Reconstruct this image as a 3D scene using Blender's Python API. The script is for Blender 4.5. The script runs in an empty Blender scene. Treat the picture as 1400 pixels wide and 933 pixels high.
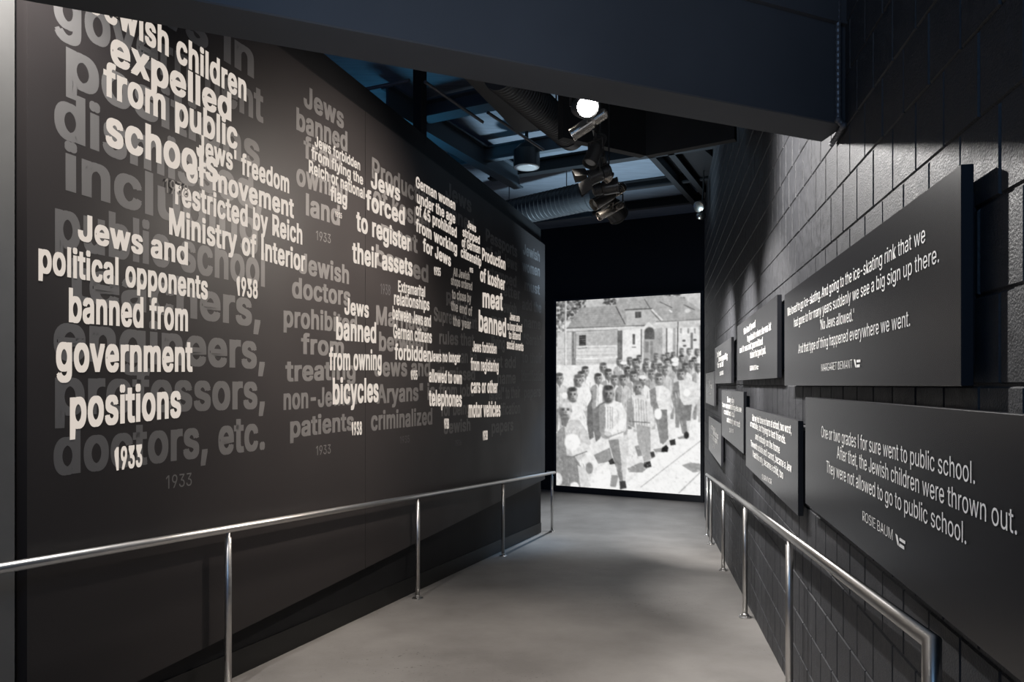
import bpy, bmesh, math, random
import numpy as np
from mathutils import Vector, Matrix

SC = bpy.context.scene
COL = SC.collection
R3 = random.Random(7)

# ------------------------------------------------------------------ camera, world, lights, exposure
F = 950.0                      # focal length in pixels of the 1400 px wide frame
EYE = 1.385                    # lens height above the ramp under it
cam_data = bpy.data.cameras.new('camera')
cam_data.sensor_width = 36.0
cam_data.lens = F / 1400 * 36.0
cam_data.shift_y = 60.5 / 1400
cam_data.clip_start = 0.02
cam = bpy.data.objects.new('camera', cam_data)
cam.location = (0, 0, EYE)
cam.rotation_euler = (math.pi / 2, 0, 0)
COL.objects.link(cam)
SC.camera = cam

SC.view_settings.view_transform = 'Standard'
SC.view_settings.look = 'None'
SC.view_settings.gamma = 1.0
SC.view_settings.use_curve_mapping = False
SC.view_settings.exposure = 0.0

world = bpy.data.worlds.new('world')
SC.world = world
world.use_nodes = True
bg = world.node_tree.nodes['Background']
bg.inputs['Color'].default_value = (0.22, 0.40, 1.0, 1)
bg.inputs['Strength'].default_value = 0.12


def light(name, kind, loc, power, color=(1, 1, 1), aim=None, size=0.1, cone=60, blend=0.5, size_y=None):
    d = bpy.data.lights.new(name, kind)
    d.energy = power
    d.color = color
    if kind == 'SPOT':
        d.spot_size = math.radians(cone)
        d.spot_blend = blend
        d.shadow_soft_size = size
    elif kind == 'AREA':
        d.size = size
        if size_y:
            d.shape = 'RECTANGLE'
            d.size_y = size_y
    else:
        d.shadow_soft_size = size
    o = bpy.data.objects.new(name, d)
    o.location = loc
    if aim is not None:
        v = Vector(aim) - Vector(loc)
        o.rotation_euler = v.to_track_quat('-Z', 'Y').to_euler()
    COL.objects.link(o)
    return o


WARM = (1.0, 0.90, 0.80)
NEUT = (1.0, 0.97, 0.94)
BLUE = (0.25, 0.55, 1.0)
# heads of the same track
light('wall_wash_light', 'SPOT', (0.55, 4.75, EYE + 1.55), 480, WARM, aim=(-1.0, 5.1, 2.25), size=0.05, cone=104, blend=1.0)
light('wall_wash_light', 'SPOT', (0.75, 5.8, EYE + 1.55), 560, WARM, aim=(-0.05, 8.5, 1.4), size=0.05, cone=100, blend=0.9)
light('sign_wash_light', 'SPOT', (0.62, 5.15, EYE + 1.5), 420, NEUT, aim=(1.75, 4.5, 1.25), size=0.05, cone=66, blend=0.8)
light('sign_wash_light', 'SPOT', (0.76, 5.75, EYE + 1.5), 1050, NEUT, aim=(2.0, 6.0, 1.2), size=0.05, cone=66, blend=0.7)
light('sign_wash_light', 'SPOT', (0.94, 6.60, EYE + 1.5), 1250, NEUT, aim=(2.5, 8.2, 1.0), size=0.05, cone=60, blend=0.7)
light('floor_fill_light', 'SPOT', (-0.35, 4.3, EYE + 2.5), 450, WARM, aim=(-0.2, 4.3, -1), size=0.15, cone=66, blend=1.0)  # not a track head: unseen fill added to brighten the near ramp
# ceiling washer near the viewer
light('ceiling_washer_light', 'SPOT', (-1.70, 2.26, EYE + 2.05), 230, NEUT, aim=(-2.05, 2.7, 1.3), size=0.05, cone=135, blend=0.6)
light('near_fill_light', 'AREA', (-0.6, -0.6, EYE + 1.9), 30, (0.30, 0.58, 1.0), aim=(-0.9, 3.2, 0.2), size=1.2)  # added bluish fill without a fixture, lifts the near shadows
light('beam_fill_light', 'SPOT', (-0.3, 0.5, EYE + 0.35), 50, (0.82, 0.89, 1.0), aim=(0.0, 2.05, EYE + 1.3), size=0.25, cone=74, blend=1.0)  # unseen spot added to brighten the beam's face and underside
light('deck_fill_light', 'SPOT', (1.25, 10.2, EYE + 0.3), 700, (0.62, 0.84, 1.0), aim=(1.1, 10.2, 6), size=0.2, cone=86, blend=0.6)  # added fill hanging free below the deck to brighten it
light('deck_fill_light', 'SPOT', (-1.2, 8.4, EYE + 2.2), 22, (0.12, 0.6, 1.0), aim=(-1.2, 8.6, 6), size=0.2, cone=150, blend=0.6)  # second added fill, throws blue on the left ceiling; no fixture
light('house_blue_light', 'SPOT', (1.9, 11.6, EYE + 0.6), 170, (0.2, 0.55, 1.0), aim=(0.35, 10.0, 0.0), size=0.2, cone=34, blend=0.9)
light('landing_fill_light', 'SPOT', (0.9, 11.3, EYE + 2.4), 950, (0.86, 0.93, 1.0), aim=(1.0, 11.2, -0.9), size=0.1, cone=75, blend=0.9)  # unseen cool fill added over the landing to brighten its floor


# ------------------------------------------------------------------ colour and material helpers
def lin(c):
    return tuple((x / 12.92 if x <= 0.04045 else ((x + 0.055) / 1.055) ** 2.4) for x in c)


def mat(name, col, rough=0.5, metal=0.0, spec=0.5, emit=None, estr=0.0):
    m = bpy.data.materials.new(name)
    m.use_nodes = True
    b = m.node_tree.nodes['Principled BSDF']
    b.inputs['Base Color'].default_value = (*col, 1)
    b.inputs['Roughness'].default_value = rough
    b.inputs['Metallic'].default_value = metal
    b.inputs['Specular IOR Level'].default_value = spec
    if emit:
        b.inputs['Emission Color'].default_value = (*emit, 1)
        b.inputs['Emission Strength'].default_value = estr
    return m


def nd(m, kind, **kw):
    n = m.node_tree.nodes.new(kind)
    for k, v in kw.items():
        setattr(n, k, v)
    return n


def noisy(m, scale, amount, bump=0.0, detail=4, dist=0.002, rough_var=0.0, stretch=None):
    """vary a principled material by object-space noise: colour, roughness and a little relief"""
    nt = m.node_tree
    b = nt.nodes['Principled BSDF']
    tc = nd(m, 'ShaderNodeTexCoord')
    src = tc.outputs['Object']
    if stretch:
        mp = nd(m, 'ShaderNodeMapping')
        mp.inputs['Scale'].default_value = stretch
        nt.links.new(src, mp.inputs['Vector'])
        src = mp.outputs['Vector']
    no = nd(m, 'ShaderNodeTexNoise')
    no.inputs['Scale'].default_value = scale
    no.inputs['Detail'].default_value = detail
    nt.links.new(src, no.inputs['Vector'])
    base = tuple(b.inputs['Base Color'].default_value)[:3]
    if amount:
        cr = nd(m, 'ShaderNodeValToRGB')
        cr.color_ramp.elements[0].position = 0.3
        cr.color_ramp.elements[1].position = 0.7
        cr.color_ramp.elements[0].color = (*[c * (1 - amount) for c in base], 1)
        cr.color_ramp.elements[1].color = (*[c * (1 + amount) for c in base], 1)
        nt.links.new(no.outputs['Fac'], cr.inputs['Fac'])
        nt.links.new(cr.outputs['Color'], b.inputs['Base Color'])
    if rough_var:
        mr = nd(m, 'ShaderNodeMapRange')
        r0 = b.inputs['Roughness'].default_value
        mr.inputs['From Min'].default_value = 0.3
        mr.inputs['From Max'].default_value = 0.7
        mr.inputs['To Min'].default_value = r0 - rough_var
        mr.inputs['To Max'].default_value = r0 + rough_var
        nt.links.new(no.outputs['Fac'], mr.inputs['Value'])
        nt.links.new(mr.outputs['Result'], b.inputs['Roughness'])
    if bump:
        n2 = nd(m, 'ShaderNodeTexNoise')
        n2.inputs['Scale'].default_value = scale * 6
        n2.inputs['Detail'].default_value = 3
        nt.links.new(src, n2.inputs['Vector'])
        bu = nd(m, 'ShaderNodeBump')
        bu.inputs['Strength'].default_value = bump
        bu.inputs['Distance'].default_value = dist
        nt.links.new(n2.outputs['Fac'], bu.inputs['Height'])
        nt.links.new(bu.outputs['Normal'], b.inputs['Normal'])
    return m


M = {}
M['block'] = noisy(mat('painted_block', (0.036, 0.037, 0.041), 0.56, spec=0.35), 28, 0.22, bump=0.7, dist=0.003, rough_var=0.08)
M['mural'] = noisy(mat('mural_vinyl', (0.027, 0.0235, 0.0235), 0.5, spec=0.3), 2.0, 0.06, rough_var=0.03)
M['black'] = mat('black_paint', (0.006, 0.006, 0.007), 0.55, spec=0.3)
M['basewall'] = noisy(mat('black_base_panel', (0.012, 0.012, 0.013), 0.6, spec=0.15), 3, 0.15)
M['skirt'] = mat('skirting_vinyl', (0.006, 0.006, 0.006), 0.45, spec=0.4)
M['sign'] = noisy(mat('sign_charcoal', (0.019, 0.019, 0.021), 0.26, spec=0.7), 3, 0.04)
M['signedge'] = mat('sign_edge', (0.012, 0.012, 0.015), 0.5)
M['white'] = mat('white_lettering', (0.90, 0.89, 0.87), 0.6)
M['greytext'] = mat('grey_lettering', (0.135, 0.129, 0.127), 0.5, spec=0.3)
M['dimtext'] = mat('dark_grey_lettering', (0.085, 0.082, 0.085), 0.5, spec=0.3)
M['steel'] = noisy(mat('brushed_steel', (0.60, 0.585, 0.57), 0.34, metal=1.0), 3, 0.05, rough_var=0.02)
M['beam'] = noisy(mat('beam_paint', (0.065, 0.068, 0.076), 0.6, spec=0.25), 1.5, 0.12)
M['deck'] = noisy(mat('ceiling_deck_paint', (0.15, 0.17, 0.20), 0.6, spec=0.2), 3.0, 0.15, stretch=(1, 8, 1))
M['duct'] = noisy(mat('dark_duct', (0.035, 0.037, 0.04), 0.45, metal=0.2), 4, 0.15)
M['pipe'] = mat('conduit_grey', (0.12, 0.12, 0.13), 0.4, metal=0.5)
M['lampblack'] = mat('black_lamp_housing', (0.02, 0.02, 0.02), 0.3, spec=0.6)
M['lampmetal'] = mat('lamp_metal', (0.45, 0.42, 0.38), 0.25, metal=1.0)
M['lampon'] = mat('lit_lens', (1, 1, 1), 0.4, emit=(1, 0.95, 0.88), estr=120.0)
M['lensglass'] = mat('dull_lens', (0.30, 0.30, 0.29), 0.2, spec=0.6)
M['plaster'] = noisy(mat('grey_plaster', (0.11, 0.108, 0.105), 0.6), 6, 0.06)


def floor_mat():
    m = mat('grey_concrete', (0.21, 0.20, 0.19), 0.55, spec=0.4)
    nt = m.node_tree
    b = nt.nodes['Principled BSDF']
    tc = nd(m, 'ShaderNodeTexCoord')
    n1 = nd(m, 'ShaderNodeTexNoise')
    n1.inputs['Scale'].default_value = 1.3
    n1.inputs['Detail'].default_value = 7
    n1.inputs['Roughness'].default_value = 0.62
    nt.links.new(tc.outputs['Object'], n1.inputs['Vector'])
    cr = nd(m, 'ShaderNodeValToRGB')
    cr.color_ramp.elements[0].position = 0.32
    cr.color_ramp.elements[0].color = (0.165, 0.155, 0.147, 1)
    cr.color_ramp.elements[1].position = 0.68
    cr.color_ramp.elements[1].color = (0.25, 0.238, 0.226, 1)
    nt.links.new(n1.outputs['Fac'], cr.inputs['Fac'])
    # pits and grit where the topping is worn
    n2 = nd(m, 'ShaderNodeTexNoise')
    n2.inputs['Scale'].default_value = 45
    n2.inputs['Detail'].default_value = 2
    nt.links.new(tc.outputs['Object'], n2.inputs['Vector'])
    n3 = nd(m, 'ShaderNodeTexNoise')
    n3.inputs['Scale'].default_value = 0.9
    nt.links.new(tc.outputs['Object'], n3.inputs['Vector'])
    r2 = nd(m, 'ShaderNodeMapRange')
    r2.inputs['From Min'].default_value = 0.66
    r2.inputs['From Max'].default_value = 0.74
    nt.links.new(n2.outputs['Fac'], r2.inputs['Value'])
    r3 = nd(m, 'ShaderNodeMapRange')
    r3.inputs['From Min'].default_value = 0.5
    r3.inputs['From Max'].default_value = 0.62
    nt.links.new(n3.outputs['Fac'], r3.inputs['Value'])
    mu = nd(m, 'ShaderNodeMath', operation='MULTIPLY')
    nt.links.new(r2.outputs['Result'], mu.inputs[0])
    nt.links.new(r3.outputs['Result'], mu.inputs[1])
    mix = nd(m, 'ShaderNodeMixRGB')
    mix.inputs['Color2'].default_value = (0.08, 0.075, 0.07, 1)
    nt.links.new(mu.outputs['Value'], mix.inputs['Fac'])
    nt.links.new(cr.outputs['Color'], mix.inputs['Color1'])
    nt.links.new(mix.outputs['Color'], b.inputs['Base Color'])
    bu = nd(m, 'ShaderNodeBump')
    bu.inputs['Strength'].default_value = 0.25
    bu.inputs['Distance'].default_value = 0.003
    nt.links.new(n2.outputs['Fac'], bu.inputs['Height'])
    nt.links.new(bu.outputs['Normal'], b.inputs['Normal'])
    return m


M['floor'] = floor_mat()


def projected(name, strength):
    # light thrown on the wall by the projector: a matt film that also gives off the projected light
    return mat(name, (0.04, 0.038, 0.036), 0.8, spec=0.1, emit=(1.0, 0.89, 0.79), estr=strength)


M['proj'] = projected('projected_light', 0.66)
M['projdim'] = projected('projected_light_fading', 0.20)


# ------------------------------------------------------------------ object helpers
def obj(name, bm, material, parent=None, smooth=False):
    me = bpy.data.meshes.new(name)
    if isinstance(bm, bmesh.types.BMesh):
        bm.normal_update()
        bm.to_mesh(me)
        bm.free()
    else:
        me = bm
    if material is not None:
        me.materials.clear()
        me.materials.append(material)
    if smooth:
        for p in me.polygons:
            p.use_smooth = True
    o = bpy.data.objects.new(name, me)
    COL.objects.link(o)
    if parent is not None:
        o.parent = parent
        o.matrix_parent_inverse = parent.matrix_world.inverted()
    return o


def tag(o, label=None, cat=None, group=None, kind=None):
    if label:
        o['label'] = label
    if cat:
        o['category'] = cat
    if group:
        o['group'] = group
    if kind:
        o['kind'] = kind
    return o


def empty(name, loc, label, cat, group=None):
    o = bpy.data.objects.new(name, None)
    o.empty_display_size = 0.1
    COL.objects.link(o)
    o.location = loc
    o.matrix_world = Matrix.Translation(Vector(loc))
    return tag(o, label, cat, group)


def prism(bm, pts_a, pts_b):
    """solid between two matching outlines"""
    a = [bm.verts.new(p) for p in pts_a]
    b = [bm.verts.new(p) for p in pts_b]
    n = len(a)
    bm.faces.new(a)
    bm.faces.new(b[::-1])
    for i in range(n):
        j = (i + 1) % n
        bm.faces.new((a[j], a[i], b[i], b[j]))
    bmesh.ops.recalc_face_normals(bm, faces=bm.faces[:])
    return bm


def frame_of(axis):
    z = Vector(axis).normalized()
    x = z.orthogonal().normalized()
    return x, z.cross(x), z


def tube(bm, pts, r, n=16, caps=True):
    """pipe through the points with mitred bends"""
    pts = [Vector(p) for p in pts]
    rings = []
    d0 = (pts[1] - pts[0]).normalized()
    x, y, z = frame_of(d0)
    for i, p in enumerate(pts):
        if i == 0:
            t = d0
        elif i == len(pts) - 1:
            t = (pts[i] - pts[i - 1]).normalized()
        else:
            t = ((pts[i] - pts[i - 1]).normalized() + (pts[i + 1] - pts[i]).normalized()).normalized()
        if i == 0:
            ring = [p + (x * math.cos(a) + y * math.sin(a)) * r for a in [2 * math.pi * k / n for k in range(n)]]
        else:
            d = (pts[i] - pts[i - 1]).normalized()
            ring = []
            for q in rings[-1]:
                k = (p - q).dot(t) / d.dot(t)
                ring.append(q + d * k)
        rings.append(ring)
    vr = [[bm.verts.new(q) for q in ring] for ring in rings]
    for a, b in zip(vr[:-1], vr[1:]):
        for i in range(n):
            j = (i + 1) % n
            bm.faces.new((a[i], a[j], b[j], b[i]))
    if caps:
        bm.faces.new(vr[0][::-1])
        bm.faces.new(vr[-1])
    return bm


def lathe(bm, origin, axis, prof, n=24):
    """profile of (radius, distance along the axis)"""
    o = Vector(origin)
    x, y, z = frame_of(axis)
    rings = []
    for r, t in prof:
        if r < 1e-6:
            rings.append([bm.verts.new(o + z * t)])
        else:
            rings.append([bm.verts.new(o + z * t + (x * math.cos(2 * math.pi * k / n) + y * math.sin(2 * math.pi * k / n)) * r) for k in range(n)])
    for a, b in zip(rings[:-1], rings[1:]):
        for i in range(n):
            j = (i + 1) % n
            if len(a) == 1 and len(b) == 1:
                continue
            if len(a) == 1:
                bm.faces.new((a[0], b[j], b[i]))
            elif len(b) == 1:
                bm.faces.new((a[i], a[j], b[0]))
            else:
                bm.faces.new((a[i], a[j], b[j], b[i]))
    if len(rings[0]) > 1:
        bm.faces.new(rings[0][::-1])
    if len(rings[-1]) > 1:
        bm.faces.new(rings[-1])
    bmesh.ops.recalc_face_normals(bm, faces=bm.faces[:])
    return bm


def boxdir(bm, c, u, v, w, su, sv, sw):
    c, u, v, w = Vector(c), Vector(u).normalized(), Vector(v).normalized(), Vector(w).normalized()
    f = lambda a, b, e: c + u * (a * su / 2) + v * (b * sv / 2) + w * (e * sw / 2)
    return prism(bm, [f(-1, -1, -1), f(1, -1, -1), f(1, 1, -1), f(-1, 1, -1)], [f(-1, -1, 1), f(1, -1, 1), f(1, 1, 1), f(-1, 1, 1)])


def bevel(bm, w, seg=2):
    bmesh.ops.bevel(bm, geom=bm.edges[:] + bm.verts[:], offset=w, segments=seg, affect='EDGES', profile=0.5)
    return bm


# ------------------------------------------------------------------ the two long walls and their own coordinates
TL = math.atan(303 / F)
TR = math.atan(206 / F)
UP = Vector((0, 0, 1))


class Wall:
    """vertical plane at distance D from the lens; s runs along it away from the viewer, h is height above the lens"""

    def __init__(self, theta, side):
        self.c, self.s_ = math.cos(theta), math.sin(theta)
        self.side = side
        self.d = Vector((self.s_, self.c, 0))
        self.n = Vector((self.c, -self.s_, 0)) * (1 if side == 'L' else -1)   # towards the room
        self.tan = math.tan(theta)

    def pt(self, s, h, D):
        return self.d * s - self.n * D + UP * (EYE + h)

    def at(self, px, py, D):
        m = (px - 700) / F
        if self.side == 'L':
            Z = D / (self.s_ - m * self.c)
        else:
            Z = D / (m * self.c - self.s_)
        h = (527 - py) / F * Z
        return m * Z * self.s_ + Z * self.c, h

    def solid(self, poly, D0, D1):
        bm = bmesh.new()
        return prism(bm, [self.pt(s, h, D0) for s, h in poly], [self.pt(s, h, D1) for s, h in poly])


L = Wall(TL, 'L')
R = Wall(TR, 'R')
# sign convention check for the right wall: its points lie at +D to the right
DP, DB, DC = 2.74, 2.80, 2.80        # mural face, base wall, wall above
DW = 0.706                            # block wall
DS = 0.655                            # sign faces
DRL, DRR = 2.655, 0.634               # rail centre lines
SLOPE = -0.0811


def floor_h(Z):
    return -EYE + max(SLOPE * Z, SLOPE * 10.9)


def gz(s, w, D):
    p = w.pt(s, 0, D)
    return floor_h(p.y)


# ------------------------------------------------------------------ floor
bm = bmesh.new()
ys = [-2.5 + 0.5 * i for i in range(27)]
ys = [y for y in ys if y < 10.9] + [10.9, 11.0, 18.0]
prev = None
for y in ys:
    z = EYE + floor_h(y)
    row = [bm.verts.new((-7.5, y, z)), bm.verts.new((3.9, y, z))]
    if prev:
        bm.faces.new((prev[0], prev[1], row[1], row[0]))
    prev = row
tag(obj('floor', bm, M['floor']), 'grey concrete ramp running down to a level landing', 'floor', kind='structure')

# ------------------------------------------------------------------ ceiling deck, far wall
E1 = Vector((0.4472, 0.8944, 0))       # building grid, away to the right
E2 = Vector((-0.8944, 0.4472, 0))      # building grid, away to the left
DECK = EYE + 3.4
bm = bmesh.new()
prism(bm, [(-9, -3, DECK), (5, -3, DECK), (5, 19, DECK), (-9, 19, DECK)], [(-9, -3, DECK + 0.1), (5, -3, DECK + 0.1), (5, 19, DECK + 0.1), (-9, 19, DECK + 0.1)])
tag(obj('ceiling', bm, M['deck']), 'high blue-grey painted ceiling deck above the beams', 'ceiling', kind='structure')

ZR, ZL = 13.48, 14.87
PR = Vector((258 / F * ZR, ZR, 0))
PLf = Vector((61 / F * ZL, ZL, 0))
EB = (PLf - PR).normalized()           # along the far wall, right to left
NB = Vector((EB.y, -EB.x, 0))
if NB.y > 0:
    NB = -NB                            # towards the viewer
LAND = EYE + floor_h(11.5)
bm = bmesh.new()
a0, a1 = PR - EB * 0.9 - NB * 0.12, PR + EB * 9 - NB * 0.12
b0, b1 = a0 - NB * 0.1, a1 - NB * 0.1
prism(bm, [a0 + UP * (LAND - 0.02), a1 + UP * (LAND - 0.02), a1 + UP * DECK, a0 + UP * DECK], [b0 + UP * (LAND - 0.02), b1 + UP * (LAND - 0.02), b1 + UP * DECK, b0 + UP * DECK])
tag(obj('wall_back', bm, mat('dark_blue_black_paint', (0.008, 0.010, 0.014), 0.6, spec=0.3)), 'blue-black end wall above and around the lit photograph', 'wall', kind='structure')

# ------------------------------------------------------------------ right wall of painted blocks
H0 = 0.2035
S_PHASE = 1.676
SEND = R.at(963.2, 527, DW)[0]
bm = bmesh.new()
g, dp = 0.005, 0.006
S_START = -1.6
for k in range(-14, 17):
    h0, h1 = k * H0, (k + 1) * H0
    off = S_PHASE + (0 if k % 2 == 0 else H0 / 2)
    j0 = math.floor((S_START - off) / H0)
    j = j0
    while off + j * H0 < SEND:
        s0, s1 = max(off + j * H0, S_START), min(off + (j + 1) * H0, SEND)
        j += 1
        if s1 - s0 < 0.03:
            continue
        jit = R3.uniform(-0.0007, 0.0007)
        o_ = [bm.verts.new(R.pt(s, h, DW + dp)) for s, h in ((s0, h0), (s1, h0), (s1, h1), (s0, h1))]
        m_ = [bm.verts.new(R.pt(s, h, DW + dp)) for s, h in ((s0 + g * .5, h0 + g * .5), (s1 - g * .5, h0 + g * .5), (s1 - g * .5, h1 - g * .5), (s0 + g * .5, h1 - g * .5))]
        i_ = [bm.verts.new(R.pt(s, h, DW + jit)) for s, h in ((s0 + g * 1.3, h0 + g * 1.3), (s1 - g * 1.3, h0 + g * 1.3), (s1 - g * 1.3, h1 - g * 1.3), (s0 + g * 1.3, h1 - g * 1.3))]
        bm.faces.new(i_[::-1])
        for q in range(4):
            r_ = (q + 1) % 4
            bm.faces.new((o_[r_], o_[q], m_[q], m_[r_])[::-1])
            bm.faces.new((m_[r_], m_[q], i_[q], i_[r_])[::-1])
prism(bm, [R.pt(s, h, DW + dp + 0.001) for s, h in ((S_START, -2.85), (SEND, -2.85), (SEND, 3.46), (S_START, 3.46))],
      [R.pt(s, h, DW + 0.2) for s, h in ((S_START, -2.85), (SEND, -2.85), (SEND, 3.46), (S_START, 3.46))])
tag(obj('wall_right', bm, M['block']), 'charcoal painted block wall carrying the quotation signs', 'wall', kind='structure')

# ------------------------------------------------------------------ left wall: base, cap, mural panels
SL_END = L.at(745, 527, DP)[0]
SL_0 = L.at(37, 527, DP)[0]
SEAM1 = L.at(499.5, 527, DP)[0]
SEAM2 = L.at(712, 527, DP)[0]
HP0, HP1 = -1.43, 2.14
HCAP = 2.38
S_NEAR = -0.5
poly = [(SL_END - 0.02, -2.6), (SL_END - 0.02, HCAP), (S_NEAR, HCAP), (S_NEAR, -2.6)]
tag(obj('wall_left', L.solid(poly, DB, DB + 0.25), M['basewall']), 'black wall behind the mural and below it', 'wall', kind='structure')

ss = [S_NEAR + (SL_END - 0.02 - S_NEAR) * i / 24 for i in range(25)]
poly = [(s, gz(s, L, DB)) for s in ss] + [(s, gz(s, L, DB) + 0.15) for s in ss[::-1]]
tag(obj('baseboard_left', L.solid(poly, DB - 0.008, DB + 0.002), M['skirt']), 'black vinyl skirting along the foot of the left wall', 'baseboard', kind='structure')

tag(obj('trim_1', L.solid([(SL_0 + 0.0, HP1), (SL_END, HP1), (SL_END, HP1 + 0.02), (SL_0, HP1 + 0.02)], DP + 0.012, DB + 0.001), M['black']), 'black edge strip along the top of the mural', 'trim', kind='structure')

panels = []
for (s0, s1, lab) in ((SL_0, SEAM1 - 0.002, 'near black mural panel, widest of three, with large grey wording about public office'),
                      (SEAM1 + 0.002, SEAM2 - 0.002, 'middle black mural panel with five columns of grey wording'),
                      (SEAM2 + 0.002, SL_END, 'narrow far black mural panel at the wall end with one dim column of wording')):
    b = L.solid([(s0, HP0), (s1, HP0), (s1, HP1), (s0, HP1)], DP, DB - 0.001)
    panels.append(tag(obj('mural_panel', b, M['mural']), lab, 'wall panel', 'black mural panels on the left wall'))

# pillar left of the mural
sp1 = L.at(25, 527, DP)[0]
bmv = L.solid([(sp1 - 2.4, -1.75), (sp1, -1.75), (sp1, 3.39), (sp1 - 2.4, 3.39)], DP + 0.02, DB - 0.001)
tag(obj('wall_left_near', bmv, M['plaster']), 'grey plastered wall end at the left edge beside the mural', 'wall', kind='structure')

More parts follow.
